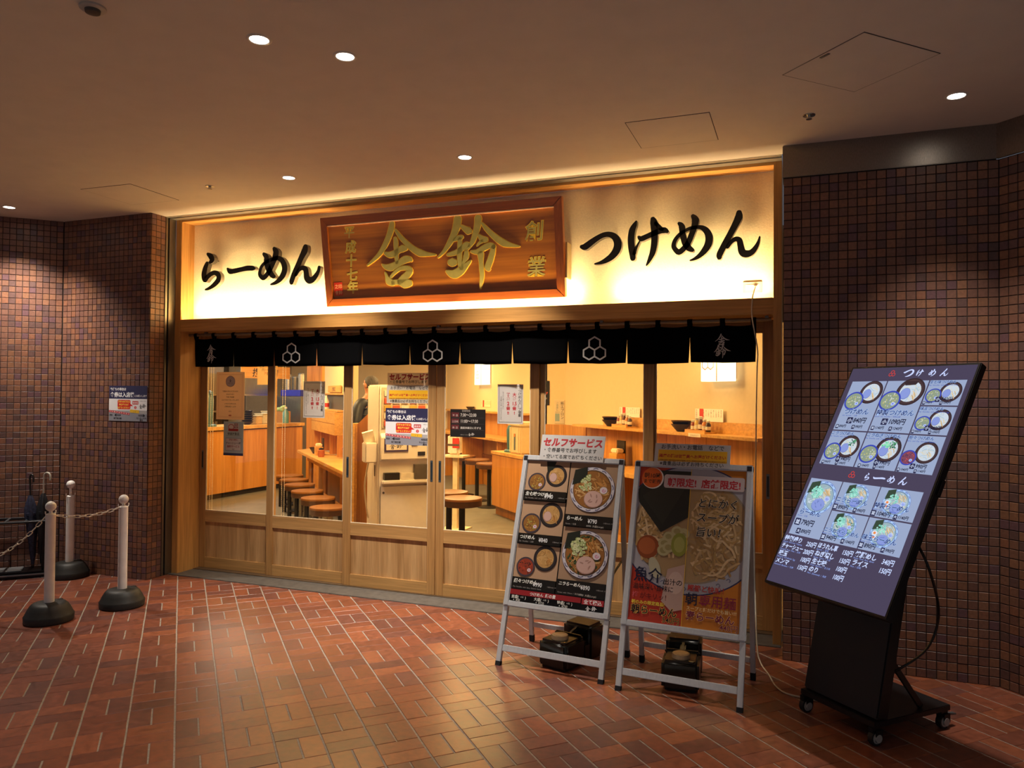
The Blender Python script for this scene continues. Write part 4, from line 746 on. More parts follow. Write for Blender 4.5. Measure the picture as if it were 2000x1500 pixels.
tsuke(P, .878*W, Y(.378), .082*W, rg, PALS, cha=False); dip(P, .762*W, Y(.404), .060*W, rg, PALS, red=True)
blue = '2c50b0'
def name(s_, x, q, z, sub, c=None): P.text(s_, x*W, Y(q), z*H, 'a8c8ff', bold=.05, sh=.18); P.text(s_, x*W, Y(q), z*H, c or '283468', bold=.015, sh=.18); P.text(sub, x*W, Y(q)-.011*H, .0085*H, blue, sh=.1)
name('つけめん', .09, .226, .031, 'Dip Noodles / 沾面'); name('特製つけめん', .375, .226, .0285, 'Special Dip Noodles / 特制沾面')
name('生七味つけめん', .710, .083, .0155, 'Dip Noodles with Raw Shichimi'); name('味玉つけめん', .710, .200, .0165, 'Dip Noodles with Soft Boiled Egg'); name('ニラつけめん', .055, .326, .0195, 'Dip Noodles with Chive'); name('ニラねぎつけめん', .372, .326, .0195, 'Dip Noodles with Chives and Leek'); name('担々つけめん', .710, .326, .0175, 'Spicy and Dip Noodles Sesame')
for (x, q, v, z) in ((.15, .266, '840', .029), (.45, .266, '1090', .029), (.80, .159, '940', .0205), (.80, .283, '940', .0205), (.19, .442, '940', .0215), (.52, .442, '990', .0215), (.80, .443, '990', .0205)): price(x, q, '小', v, z)
for (x, q, a, b, z) in ((.07, .291, '890', '990', .016), (.385, .291, '1140', '1240', .016), (.715, .172, '990', '1090', .012), (.715, .297, '990', '1090', .012), (.075, .459, '990', '1090', .0135), (.40, .459, '1040', '1140', .0135), (.715, .459, '1040', '1140', .0125)): price(x, q, '並', a, z); price(x+(.145 if z > .014 else .125), q, '大', b, z)
for q in ((.045, .535, .330, .790), (.338, .535, .645, .655), (.653, .535, .965, .655), (.338, .661, .645, .790), (.653, .661, .965, .790)): tile(*q)
ramen(P, .188*W, Y(.616), .138*W, rg, PALS, greens=True); ramen(P, .49*W, Y(.592), .100*W, rg, PALS, greens=True); ramen(P, .81*W, Y(.592), .102*W, rg, PALS, egg=True); ramen(P, .49*W, Y(.718), .100*W, rg, PALS, greens=True, leaf=True); ramen(P, .81*W, Y(.718), .102*W, rg, PALS, egg=True)
name('らーめん', .075, .700, .028, 'Ramen / 拉面'); price(.075, .745, '並', '790', .030); price(.12, .780, '大', '890', .022)
for x, q, s_, a, b in ((.348, .622, 'ニラらーめん', '890', '990'), (.663, .622, '特製らーめん', '1040', '1140'), (.348, .752, 'ニラねぎらーめん', '940', '1040'), (.663, .752, '味玉らーめん', '890', '990')): name(s_, x, q, .0205 if len(s_) > 6 else .0245, 'Ramen with special topping'); price(x, q+.030, '並', a, .0225); price(x+.172, q+.030, '大', b, .0165)
rows = [[('特製盛り', '250', 'Special Assorted Topping'), ('チャーシュー', '200', 'Roasted Pork Fillet / 叉焼'), ('味玉', '100', 'Flavored Soft-Boiled Egg'), ('メンマ', '150', 'Seasoned Bamboo / 竹笋')], [('ほうれん草', '150', 'Spinach / 菠菜'), ('ねぎ増し', '150', 'Spring Onion / 大葱'), ('生七味', '100', 'Fresh Shichimi / 生七味'), ('のり', '100', 'Nori (Seaweed) / 海苔')], [('焼豚めし', '340', 'Roast Pork Rice Bowl'), ('ライス', '150', 'Rice / 白飯')]]
for i, r_ in enumerate(rows):
    for j, (a, b, c) in enumerate(r_): x, q = .045+.31*i, .822+.033*j; P.text(a, x*W, Y(q), .0245*H, 'c8d8ff', bold=.03, sh=.12, sx=.76 if len(a) > 4 else .95); P.text(b+'円', (x+.297)*W, Y(q)-.006*H, .026*H, 'c8d8ff', 'r', bold=.02, sh=.12, sx=.75); P.text(c, x*W, Y(q)-.0105*H, .0092*H, '90a8f0', sh=.1)
P.obj('screen_image', ds)
# stand
c0, c1 = Vector((0, -.20, .115)), Vector((0, .015, 1.10)); obj('column', G().bar(c0, c1, .44, .075), blk, ds, bevel=.006)
obj('base_plate', G().box(-.225, .225, -.255, .265, .088, .116), blk2, ds, bevel=.003)
for sx in (-1, 1): obj('brace', G().bar((sx*.19, .10, .118), (sx*.19, -.10, .36), .03, .012, (0, 1, 0)), blk, ds, bevel=.002)
obj('side_bracket', G().box(-.236, -.222, -.16, -.12, .30, .36), M('bracket_brass', '6a5030', .4, .6), ds, bevel=.002)
tyre = M('caster_tyre', '111012', .6); hub = M('caster_hub', '9a9894', .5)
for x, y, br in ((-.205, -.235, 0), (.200, -.225, 0), (.205, .235, 1), (-.205, .235, 1)):
    k = obj('caster', G().box(x-.014, x+.014, y-.03, y+.02, .062, .088).box(x-.022, x-.017, y-.018, y+.028, .03, .075).box(x+.017, x+.022, y-.018, y+.028, .03, .075), blk2, ds, bevel=.002)
    obj('wheel', G().cyl((x-.013, y, .036), (x+.013, y, .036), .036, n=22), tyre, k, smooth=50); obj('hub', G().cyl((x-.024, y, .036), (x+.024, y, .036), .019, n=16).cyl((x-.0135, y, .036), (x+.0135, y, .036), .027, n=16), hub, k, smooth=50)
    if br: obj('brake_pedal', G().bar((x, y+.02, .068), (x, y+.085, .058), .024, .008), M('pedal_grey', '5a5a5c', .4, .4), k, bevel=.002)
obj('side_latch', G().prism([(SWd/2, .62), (SWd/2+.008, .62), (SWd/2+.008, .70), (SWd/2, .70)], -.04, -.02, sf), blk2, ds)
obj('cable', G().tube(spline([sf(.30, .42, -.07), sf(.40, .30, -.10), (.34, .02, .62), (.30, .0, .45), (.22, -.08, .34), (.17, -.12, .30)]), .006, 6), blk, ds, smooth=60)
# ================================================================ stanchions and chain
wht = M('stanchion_white', 'f0ece6', .5, nz=.06, ns=12); rub = M('stanchion_rubber', '1c1b18', .55, nz=.25, ns=20, bump=.2); chm = M('chain_plastic', 'd2c6b2', .5, nz=.05)
def stanchion(label, loc, neck=.745, lean=0.):
    t = thing('stanchion', label, 'stanchion', (*loc, 0), rng.uniform(0, 3), 'white chain stanchions')
    b = obj('base', G().lathe([(.148, 0), (.155, .006), (.157, .044), (.151, .052), (.136, .084), (.118, .114), (.104, .127), (.085, .132), (.036, .133)], n=36), rub, t, smooth=40)
    obj('filler_hole', G().lathe([(.018, .124), (.018, .1335), (.012, .135)], (.085, 0, 0), 14), black, b)
    obj('pole', G().cyl((0, 0, .12), (0, 0, neck), .0325, n=22), wht, t, smooth=50)
    obj('neck', G().lathe([(.0325, neck), (.026, neck+.006), (.0115, neck+.010), (.0115, .775)], n=16), wht, t, smooth=50)
    obj('ball', G().ball((0, 0, .802), .035, 14), wht, t, smooth=80)
    for s_ in (-1, 1): obj('hook', G().tube([(s_*.012, 0, neck+.004), (s_*.034, 0, neck+.0), (s_*.040, 0, neck+.012), (s_*.040, 0, neck+.026)], .004, 6), wht, t, smooth=60)
    return t
SP = [(.244, -1.405), (.402, -.935), (-.778, -.434), (-.86, -1.76)]
stanchion('white stanchion nearest the camera with two chains', SP[0]); stanchion('white stanchion right at the end of the short chain', SP[1]); stanchion('white stanchion without chain by the umbrella rack', SP[2], .70); stanchion('white stanchion at the far left end of the long chain', SP[3])
def linkmesh():
    pts = []
    for k in range(12):
        a = 2*math.pi*k/12; x, y = math.cos(a), math.sin(a); pts.append((x*.011+(.0125 if x > .01 else -.0125 if x < -.01 else 0), y*.011, 0))
    return mesh(G().tube(pts, .0033, 5, closed=True), chm, smooth=60)
lm = linkmesh()
def chain(label, a, b, sag, n):
    a, b = Vector(a), Vector(b); t = thing('plastic_chain', label, 'chain', a)
    pt = lambda q: a.lerp(b, q)+Vector((0, 0, -4*sag*q*(1-q)))
    for k in range(n):
        q0, q1 = pt(k/n), pt((k+1)/n); d = (q1-q0).normalized(); o = link('chain_link', lm, t)
        sd = Vector((0, 0, 1)).cross(d).normalized(); u_ = d.cross(sd); 
        if k % 2: sd, u_ = (sd+u_*1.2).normalized(), (u_-sd*1.2).normalized()
        else: sd, u_ = (sd-u_*.5).normalized(), (u_+sd*.5).normalized()
        mt = Matrix(((d.x, sd.x, u_.x, 0), (d.y, sd.y, u_.y, 0), (d.z, sd.z, u_.z, 0), (0, 0, 0, 1))); o.matrix_basis = Matrix.Translation((q0+q1)/2-a) @ mt
chain('short white plastic chain between the two front stanchions', (.262, -1.372, .735), (.394, -.972, .742), .030, 11); chain('long white plastic chain sagging out of the left edge', (.215, -1.418, .735), (-.83, -1.75, .735), .33, 32)
# ================================================================ umbrella rack
rk = thing('umbrella_rack', 'low black tube umbrella rack standing at the left wall', 'umbrella rack', (-.95, -.54, 0), R(45)); tb_ = M('rack_tube', '17161a', .35, .5); L_ = .95; D_ = .27; T_ = .485
tu = lambda *p: G().tube(list(p), .0095, 8)
for y in (.0, D_): obj('top_rail', tu((-L_, y, T_), (0, y, T_)), tb_, rk, smooth=60)
for x in (-L_, 0): obj('top_rail', tu((x, 0, T_), (x, D_, T_)), tb_, rk, smooth=60)
for x in (-L_, 0):
    for a, b in ((0., .06), (D_, D_-.06)): obj('leg', tu((x, a, T_), (x+(.02 if x else -.02), b, .03)), tb_, rk, smooth=60)
for x in (-.75, -.6, -.45, -.3, -.15):
    obj('divider', tu((x, 0, T_), (x, D_, T_)), M('rack_bright', '8a8e92', .3, .8), rk, smooth=60)
obj('divider_long', G().box(-L_, 0, .055, .075, T_-.006, T_+.004), M('rack_bright', '8a8e92', .3, .8), rk); obj('divider_long', G().box(-L_, 0, .185, .195, T_-.006, T_+.004), tb_, rk)
obj('cross_tube', tu((-.72, .02, T_), (-.42, .10, .06)), tb_, rk, smooth=60); obj('cross_tube', tu((-.42, .02, T_), (-.70, .10, .06)), tb_, rk, smooth=60)
obj('tray', G().box(-L_-.02, .02, .01, D_-.01, .004, .055), tb_, rk, bevel=.01); obj('tray_liner', G().box(-.62, -.18, .05, D_-.05, .055, .066), M('tray_grey', '6a6a6c', .5, nz=.3, ns=8), rk, bevel=.004); obj('tray_edge', G().box(-L_, 0, -.012, .002, .030, .040), M('rack_bright', '8a8e92', .3, .8), rk)
def umbrella(label, loc, top, hmat, canopy, bend, lean, rz):
    t = thing('umbrella', label, 'umbrella', (*loc, .068), rz); zt = top-.068
    X = lambda z: lean*z/zt
    obj('shaft', G().tube([(X(.0), 0, 0), (X(zt-.18), 0, zt-.18)], .005, 8), M('umbrella_shaft', '2c2a2a', .3, .8), t)
    hp_ = [(X(zt-.20), 0, zt-.20), (X(zt-.05), 0, zt-.05)]+[(X(zt-.045)+bend*(.032-.032*math.cos(R(a))), 0, zt-.045+.036*math.sin(R(a))) for a in range(20, 181, 20)]+[(X(zt-.045)+bend*.064, 0, zt-.075)]
    obj('handle', G().tube(hp_, .0085, 9), hmat, t, smooth=60)
    g = G(); n = 20; pr_ = [(.010, .03), (.020, .12), (.034, .30), (.044, zt*.55), (.040, zt-.30), (.022, zt-.22), (.012, zt-.19)]; v = []
    for r_, z in pr_: v += [(X(z)+r_*(1+.28*math.cos(5*a+z*9))*math.cos(a), r_*(1+.28*math.cos(5*a+z*9))*math.sin(a), z) for a in [2*math.pi*k/n for k in range(n)]]
    g.add(v, [(i*n+k, i*n+(k+1) % n, (i+1)*n+(k+1) % n, (i+1)*n+k) for i in range(len(pr_)-1) for k in range(n)]); obj('canopy', g, canopy, t, smooth=70)
    obj('strap', G().lathe([(.046, zt*.56), (.046, zt*.56+.02)], (X(zt*.56), 0, 0), 16), canopy, t)
umbrella('folded dark umbrella with pale hooked handle in the rack', (-1.065, -.475), .905, M('handle_pale', 'b9b2a4', .4, .3), M('umbrella_black', '141319', .7, nz=.3), 1, .01, R(10)); umbrella('folded navy patterned umbrella with black hooked handle in the rack', (-1.105, -.525), .890, M('handle_black', '1a1512', .35), M('umbrella_navy', '23263e', .7, nz=.6, ns=60), .55, -.05, R(10))
# ================================================================ inside the shop
oak = WOOD('shop_oak', 'c07a2c', 'd8964a', 2, .4, k=.8); oakh = WOOD('shop_oak_top', 'cf9648', 'e2b066', 0, .4, k=.6); oakd = WOOD('shop_oak_dark', '8a5420', 'a4682c', 2, .45)
ss = M('stainless', '9fa0a0', .3, .9, nz=.1, ns=60, st=(1, 1, .1)); dark = M('kitchen_dark', '2c2620', .7)
# kitchen counter along the left
kc = thing('kitchen_counter', 'long oak service counter at the left inside the shop', 'counter', (-3.09, 2.2, 0))
obj('toe_kick', G().box(-.62, -.06, .0, 3.75, .003, .085), dark, kc)
for k in range(5): obj('front_panel', G().box(-.05, 0, .75*k+.002, .75*k+.748, .085, 1.03), oak, kc, bevel=.001)
obj('shadow_gap', G().box(-.06, -.012, 0, 3.75, 1.03, 1.045), dark, kc); obj('worktop', G().box(-.64, .03, -.02, 3.77, 1.045, 1.10), oakh, kc, bevel=.003)
obj('end_panel', G().box(-.62, -.052, 3.72, 3.75, .085, 1.03), oak, kc)
hd = thing('range_hood', 'grey stainless extractor hood hanging over the kitchen', 'hood', (-4.3, 4.7, 1.60)); obj('canopy', G().box(-.7, .45, -1.2, 1.3, 0, .34), ss, hd, bevel=.01); obj('lip', G().box(-.72, .47, -1.22, 1.32, -.03, .0), M('hood_lip', 'c4c6c6', .25, 1.), hd); obj('duct', G().box(-.5, .2, -.3, .4, .34, 1.119), ss, hd)
bk = thing('kitchen_shelving', 'dark kitchen shelving against the left wall under the hood', 'shelving', (-5.3, 4.6, .002)); obj('back_board', G().box(-.22, -.2, -1.9, 2.2, .0, 2.2), dark, bk)
for z in (.85, 1.25, 1.9): obj('shelf', G().box(-.2, .25, -1.9, 2.2, z, z+.03), ss, bk)
for y in (-1.88, .1, 2.17): obj('upright', G().box(.2, .25, y, y+.03, 0, 1.95), ss, bk)
def potlike(name, label, cat, loc, prof, mat, n=20, grp=None):
    o = obj(name, G().lathe(prof, n=n), mat, smooth=40, loc=loc); return tag(o, label, cat, grp)
jug = M('steel_pot', 'b0b0ac', .25, 1.)
for i, (y, s_) in enumerate(((3.6, 1.), (4.4, .8), (5.2, 1.1), (6.0, .9))): potlike('stock_pot', 'steel stock pot on the kitchen shelving, number %s from the street' % ('one', 'two', 'three', 'four')[i], 'pot', (-5.2, y, .882), [(.12*s_, 0), (.13*s_, .01), (.13*s_, .22*s_), (.136*s_, .225*s_), (.125*s_, .225*s_), (.12*s_, .02)], jug, grp='stock pots')
wood_s = M('sign_plank', 'd8a050', .5, nz=.15, ns=30, st=(.1, 1, 1))
def plank(label, loc, rz, w_, h, txt, thick=.02):
    t = thing('wood_sign', label, 'sign', loc, rz); obj('board', G().box(-w_/2, w_/2, 0, thick, 0, h), wood_s, t, bevel=.002)
    P = Print(lambda u, v, q: (u, -q, v), pm); P.text(txt, 0, h*.2, h*.72, '2a1a0c', 'c', bold=.02, sh=.1, ls=.25); P.obj('lettering', t); return t
pk = plank('orange wooden sign hanging over the service counter', (-3.12, 5.0, 1.86), R(75), .95, .20, '提供口'); obj('cord', G().cyl((-.4, .01, .2), (-.4, .01, .86), .003, n=6).cyl((.4, .01, .2), (.4, .01, .86), .003, n=6), dark, pk)
t, P, W, H = sheet('hanging_menu', 'cream paper menu hanging inside above the counter', 'notice', -.06, .09, 1.70, 2.712, 1.1, 'e8cf9c'); 
for i in range(4):
    P.text(('つけめん増量', '大盛百五十円', '特盛二百円', 'ニラ増し')[i], (.80-.22*i)*W, .28*H, .040*H*.9, 'b04828' if i == 1 else '4a3424', vert=True)
P.obj('lettering', t)
# things standing on the counter
bowlm = M('lacquer_bowl', '1c1412', .25, nz=.05); clear = M('clear_tub', 'c8bca0', .3, nz=.1)
for i in range(6): potlike('soup_bowl', 'dark lacquer bowl number %s from below in the counter stack' % ('one', 'two', 'three', 'four', 'five', 'six')[i], 'bowl', (-3.30, 4.76, 1.1005+.036*i), [(.045, 0), (.05, .006), (.085, .030), (.10, .052), (.096, .052), (.08, .032), (.03, .012)], bowlm, grp='bowls stacked on the counter')
for i, (y, h, c, nm) in enumerate(((4.98, .13, 'c8a878', 'tan'), (5.14, .16, 'cfc6b0', 'milky'), (5.30, .20, 'b8b4a6', 'tall grey'))):
    b = thing('storage_tub', nm+' lidded storage tub on the service counter', 'container', (-3.32, y, 1.1005)); obj('body', G().box(-.09, .09, -.075, .075, 0, h), M('tub_'+c, c, .4, nz=.1), b, bevel=.01); obj('lid', G().box(-.095, .095, -.08, .08, h, h+.014), clear, b, bevel=.004)
teal = M('teal_pot', '3e6a74', .35, nz=.08)
def pump(label, loc, s_=1.):
    t = thing('water_pitcher', label, 'pitcher', loc); obj('base', G().lathe([(.105*s_, 0), (.105*s_, .02), (.09*s_, .035)], n=24), teal, t, smooth=40); obj('body', G().lathe([(.055*s_, .03), (.062*s_, .10), (.068*s_, .34*s_), (.05*s_, .40*s_), (.03, .42*s_)], n=20), teal, t, smooth=50); obj('spout', G().tube([(0, 0, .40*s_), (.05, -.02, .43*s_), (.11, -.04, .42*s_), (.12, -.045, .39*s_)], .014, 8), teal, t, smooth=60)
pump('teal standing water dispenser on the counter behind the leftmost pane', (-3.28, 3.86, 1.1005), 1.25)
bl = thing('blue_crate', 'bright blue plastic crate at the end of the kitchen', 'crate', (-3.55, 6.35, 0)); obj('stand', G().box(-.3, .3, -.25, .25, .003, 1.56), ss, bl); obj('crate', G().box(-.17, .28, -.22, .22, 1.565, 1.68), M('crate_blue', '2a2f9a', .4), bl, bevel=.01)
for i, (dx, h, c) in enumerate(((-.15, .26, 'cfd0cc'), (.0, .22, '8a8478'), (.14, .28, 'e0ddd0'))): b_ = thing('steel_jar', ('pale', 'dull', 'white')[i]+' metal jar standing on the blue crate', 'jar', (-3.55+dx, 6.33, 1.685)); obj('body', G().lathe([(.06, 0), (.06, h), (.05, h+.01)], n=18), M('jar_'+c, c, .25, .8), b_, smooth=40); obj('lid', G().lathe([(.062, h), (.062, h+.02), (.02, h+.03)], n=18), ss, b_, smooth=40)
bt = thing('spray_bottle', 'pale bottle with a blue cap beside the service counter end', 'bottle', (-3.2, 5.62, 1.1005)); obj('body', G().lathe([(.05, 0), (.052, .02), (.052, .18), (.02, .23), (.018, .25)], n=18), M('bottle_teal', '5a8a88', .3), bt, smooth=40); obj('cap', G().lathe([(.022, .25), (.022, .28)], n=12), M('cap_white', 'e0e0dc', .4), bt)
cb = thing('cardboard_box', 'brown cardboard box with green leaves on the counter end', 'box', (-3.42, 5.78, 1.1005)); obj('box', G().box(-.12, .12, -.10, .10, 0, .20), M('cardboard', '9a6a34', .8, nz=.1), cb); 
for k in range(9): obj('leaf', G().ball((rng.uniform(-.1, .1), rng.uniform(-.08, .08), .22+rng.uniform(0, .05)), .045, 6), M('leek_green', '8fa060', .6, nz=.2), cb, smooth=60)
# wooden post, hatch wall, table
ps = struct('trim_11', G().box(-2.72, -2.42, 5.55, 5.85, 0, 2.72), oak, bevel=.004)
w1 = wall2('wall_hatch', (-1.90, 4.90), (-.50, 3.50), 0, 2.72, shopw, .10)
def onwall(s_, x0, t_, off): return Vector((x0-t_*s2-off*s2, s_-x0+t_*s2-off*s2, 0))
AX, AN = Vector((s2, -s2, 0)), Vector((-s2, -s2, 0))
def wbox(s_, x0, t0, t1, z0, z1, d0, d1):
    c = onwall(s_, x0, (t0+t1)/2, (d0+d1)/2); return G().obox((c.x, c.y, (z0+z1)/2), AX, AN, (0, 0, 1), abs(t1-t0), abs(d1-d0), z1-z0)
hs = thing('return_hatch', 'grey return hatch recess in the wall behind the long table', 'hatch'); obj('recess', wbox(3., -.55, .04, 1.82, 1.385, 1.60, .0, .012), M('hatch_grey', '4a4844', .5), hs); obj('sill', wbox(3., -.55, .02, 1.86, 1.365, 1.385, 0, .16), oakh, hs); obj('frame', wbox(3., -.55, .02, 1.86, 1.60, 1.625, 0, .04), oakh, hs)
rs = plank('small wooden sign above the return hatch', (onwall(3., -.55, .98, .03).x, onwall(3., -.55, .98, .03).y, 1.635), R(-45), .95, .10, '返却口', .02)
bo = thing('soap_bottle', 'white bottle with red label in the return hatch', 'bottle', (*onwall(3., -.55, 1.25, .09)[:2], 1.3855)); obj('body', G().lathe([(.045, 0), (.045, .12), (.018, .17), (.014, .19)], n=16), M('bottle_white', 'e0d8cc', .4), bo, smooth=40); obj('label', G().lathe([(.0462, .03), (.0462, .09)], n=16), M('label_red', 'c03028', .5), bo); obj('nozzle', G().box(-.03, .012, -.008, .008, .19, .205), M('bottle_white', 'e0d8cc', .4), bo)
hu = thing('condiment_hutch', 'pale oak hutch with open shelf along the long table', 'hutch'); obj('front', wbox(3., -.55, .0, 1.9, 1.05, 1.36, .01, .20), oakh, hu, bevel=.003); obj('groove', wbox(3., -.55, .0, 1.9, 1.20, 1.206, .199, .202), oakd, hu)
for q in (.02, .55, 1.3, 1.87): obj('upright', wbox(3., -.55, q-.015, q+.015, .76, 1.05, .01, .16), oak, hu)
tbl = thing('long_table', 'long oak table running diagonally behind the second pane', 'table', (0, 0, 0)); tp = [(-2.09, 4.47), (-2.10, 5.02), (-.50, 3.42), (.78, 2.14), (.92, 1.45)]
obj('table_top', G().prism(tp, .705, .745, lambda x, y, h: (x, y, h)), oakh, tbl, bevel=.003)
obj('apron', G().bar((-1.85, 4.42, .62), (.75, 1.82, .62), .02, .05, (1, 1, 0)), oak, tbl); obj('foot_rail', G().bar((-1.85, 4.46, .22), (.75, 1.86, .22), .03, .04, (1, 1, 0)), oak, tbl)
for q in (0, .33, .66, 1): x, y = -1.85+2.6*q, 4.50-2.6*q; obj('leg', G().box(x-.025, x+.025, y-.025, y+.025, .003, .705), oak, tbl)
obj('back_panel', G().bar((-1.9, 4.78, .36), (.6, 2.28, .36), .02, .68, (1, 1, 0)), oakd, tbl)
# stools
leath = M('stool_leather', '80501f', .3, nz=.12, ns=20); leaths = M('stool_side', '4c2e18', .4, nz=.12); stm = M('stool_steel', '8f8c88', .3, .9); stb = M('stool_black', '141210', .45, .3)
def stool(label, loc, h, kind, first=None):
    t = thing('round_stool', label, 'stool', (*loc, .002), 0, 'low leather stools' if kind == 'low' else 'tall counter stools')
    obj('seat', G().lathe([(.150, h-.002), (.188, h-.006), (.192, h-.020), (.192, h-.026)][::-1], n=28), leath, t, smooth=50); obj('seat_side', G().lathe([(.17, h-.085), (.188, h-.08), (.190, h-.026)], n=28), leaths, t, smooth=50)
    if kind == 'low':
        for k in range(4): a = R(45+90*k); x, y = .125*math.cos(a), .125*math.sin(a); obj('leg', G().box(x-.018, x+.018, y-.018, y+.018, 0, h-.08), stm if k % 2 else stb, t)
        obj('shelf', G().lathe([(.13, .10), (.13, .115)], n=20), stb, t)
    else: obj('pole', G().cyl((0, 0, .012), (0, 0, h-.08), .030, n=16), stb, t, smooth=50); obj('base', G().lathe([(.17, 0), (.17, .008), (.04, .022)], n=24), stb, t, smooth=40)
NN = ('nearest', 'second', 'third', 'fourth', 'fifth', 'sixth')
for i, p in enumerate(((.615, 1.40), (.10, 1.945), (-.385, 2.41), (-.87, 2.91), (-1.29, 3.35), (-1.66, 3.74))): stool('low brown leather stool at the long table, %s from the doors' % NN[i], p, .45, 'low')
for lab, p in (('tall stool standing just behind the hours sign pane', (2.17, 1.32)), ('tall stool half hidden behind the ticket machine side', (1.86, 1.68)), ('tall stool at the back counter, middle of three', (.553, 5.36)), ('tall stool at the back counter beside the service block', (.98, 4.82)), ('tall stool at the back counter, farthest from the doors', (.083, 5.896))): stool(lab, p, .64, 'tall')
# right hand counter
wn = struct('trim_12', wbox(5.7, 5.2, .25, 3.06, 0, 1.285, 0, .018), wains); sp_ = struct('trim_13', wbox(5.7, 5.2, .25, 2.72, 1.31, 1.405, 0, .022), oakh)
for k in range(9): obj('seam', wbox(5.7, 5.2, .5+.28*k, .504+.28*k, .0, 1.28, .018, .0195), oakd, wn)
struct('trim_14', wbox(5.7, 5.2, .25, 3.06, 1.285, 1.31, 0, .20), oakh, bevel=.003)
struct('trim_15', G().box(2.30, 2.66, 3.078, 3.098, 0, 1.28), wains); struct('trim_16', G().bar((2.64, 3.08, .64), (3.02, 2.66, .64), .02, 1.28, (1, 1, 0)), wains)
ct = thing('wall_counter', 'oak eating counter along the right wall behind the boards', 'counter'); obj('top', wbox(5.7, 5.2, .62, 2.95, .90, .94, .02, .46), oakh, ct, bevel=.003)
for q in (.70, 1.75, 2.85): obj('support', wbox(5.7, 5.2, q-.02, q+.02, .003, .90, .03, .40), oak, ct)
obj('foot_shelf', wbox(5.7, 5.2, .62, 2.95, .20, .235, .02, .25), oakh, ct)
stool('tall stool at the right wall counter behind the bowl board', tuple(onwall(5.7, 5.2, 1.9, .62)[:2]), .64, 'tall'); stool('tall stool at the right wall counter near its far end', tuple(onwall(5.7, 5.2, 2.6, .62)[:2]), .64, 'tall')
def wallsheet(name, label, cat, s_, x0, t_, z0, w_, h, col, draw, off=.004):
    p = onwall(s_, x0, t_, off); t = thing(name, label, cat, (p.x, p.y, z0), R(-45)); obj('sheet', G().box(0, w_, -.001, 0, 0, h), M('sheet_'+col, col, .6, nz=.03), t)
    P = Print(lambda u, v, q: (u/1000, -.001-q, v/1000), pm, h0=.0002); draw(P, w_*1000, h*1000); P.obj('lettering', t)
def menucard(P, W, H):
    P.rect(.16*W, 0, .31*W, H, 'd03a26'); rg_ = random.Random(2)
    for i in range(11):
        if i in (1, 2): continue
        P.text('特製麺大盛つけ麺にら葱味玉'[i:i+3]+'円', (.03+.088*i)*W, .80*H, .15*H*rg_.uniform(.85, 1.1), '6a4a34', vert=True)
wallsheet('menu_card', 'menu card with red stripe above the right wall counter, near one', 'menu', 5.7, 5.2, 1.20, 1.405, .36, .105, 'f6eee0', menucard, .024); wallsheet('menu_card', 'menu card with red stripe above the right wall counter, far one', 'menu', 5.7, 5.2, 2.40, 1.408, .36, .095, 'f6eee0', menucard, .024)
def condiments(label, s_, x0, t_, z):
    p = onwall(s_, x0, t_, .11); tr = thing('condiment_tray', 'wooden tray '+label, 'tray', (p.x, p.y, z), R(-45)); obj('tray', G().box(-.13, .13, -.06, .06, 0, .012).box(-.13, .13, -.06, -.055, .012, .03), oakh, tr)
    for i, (dx, c, h) in enumerate(((-.095, '8a3a1c', .09), (-.045, 'd8b060', .11), (.005, '5a2c18', .12), (.055, 'c87830', .10), (.10, '3a2418', .09))):
        q = p+AX*dx; b_ = thing('seasoning_bottle', '%s seasoning bottle %s' % (('red brown', 'yellow', 'dark', 'orange', 'black')[i], label), 'bottle', (q.x, q.y, z+.0125)); obj('body', G().lathe([(.020, 0), (.021, .01), (.021, h*.7), (.012, h*.85)], n=12), M('season_'+c, c, .3), b_, smooth=40); obj('cap', G().lathe([(.016, h*.85), (.016, h), (.010, h+.006)], n=10), M('season_cap', '1c1814' if i % 2 else 'c8c0b0', .4), b_); obj('label', G().lathe([(.0214, h*.2), (.0214, h*.5)], n=12), M('season_label', 'e8dcc0', .6), b_)
def bowlstack(label, p, z, n=2):
    for i in range(n): potlike('black_bowl', ('lower' if i == 0 else 'upper')+' black conical bowl '+label, 'bowl', (p.x, p.y, z+.001+.03*i), [(.03, 0), (.035, .004), (.075, .05), (.085, .065), (.08, .065), (.03, .012)], bowlm, grp='black bowls on ledges')
condiments('on the right ledge under the near menu card', 5.7, 5.2, 1.02, 1.3105); bowlstack('on the right ledge under the near menu card', onwall(5.7, 5.2, 1.30, .10), 1.31); condiments('on the right ledge under the far menu card', 5.7, 5.2, 2.18, 1.3105); bowlstack('on the right ledge under the far menu card', onwall(5.7, 5.2, 2.45, .10), 1.31)
def ticket(P, W, H): P.text('お水はセルフ', .5*W, .2*H, .6*H, '6a4a34', 'c')
wallsheet('ledge_label', 'small white label on the front of the right ledge', 'label', 5.7, 5.2, 1.06, 1.283, .16, .030, 'f0e4c8', ticket, .202)
def chopbox(label, p, z, menu=True):
    t = thing('chopstick_box', label, 'box', (p.x, p.y, z), R(-45)); obj('box', G().box(-.07, .07, -.05, .05, 0, .12), oakh, t, bevel=.004); obj('napkins', G().box(-.06, .06, -.04, .04, .12, .165), M('napkin', 'f0dcb4', .8, nz=.05), t, bevel=.01)
    if menu: obj('menu_holder', G().box(-.09, .05, .052, .066, .0, .24), M('holder_black', '1c1814', .4), t)
chopbox('oak chopstick box with napkins on the right wall counter', onwall(5.7, 5.2, 2.22, .16), .9405); chopbox('oak chopstick box beside the hutch on the long table', onwall(3., -.55, .62, .30), .7455)
potlike('black_bowl', 'black bowl standing behind the box on the long table', 'bowl', (*onwall(3., -.55, .92, .30)[:2], .7455), [(.03, 0), (.035, .004), (.075, .07), (.085, .09), (.08, .09), (.03, .012)], bowlm)
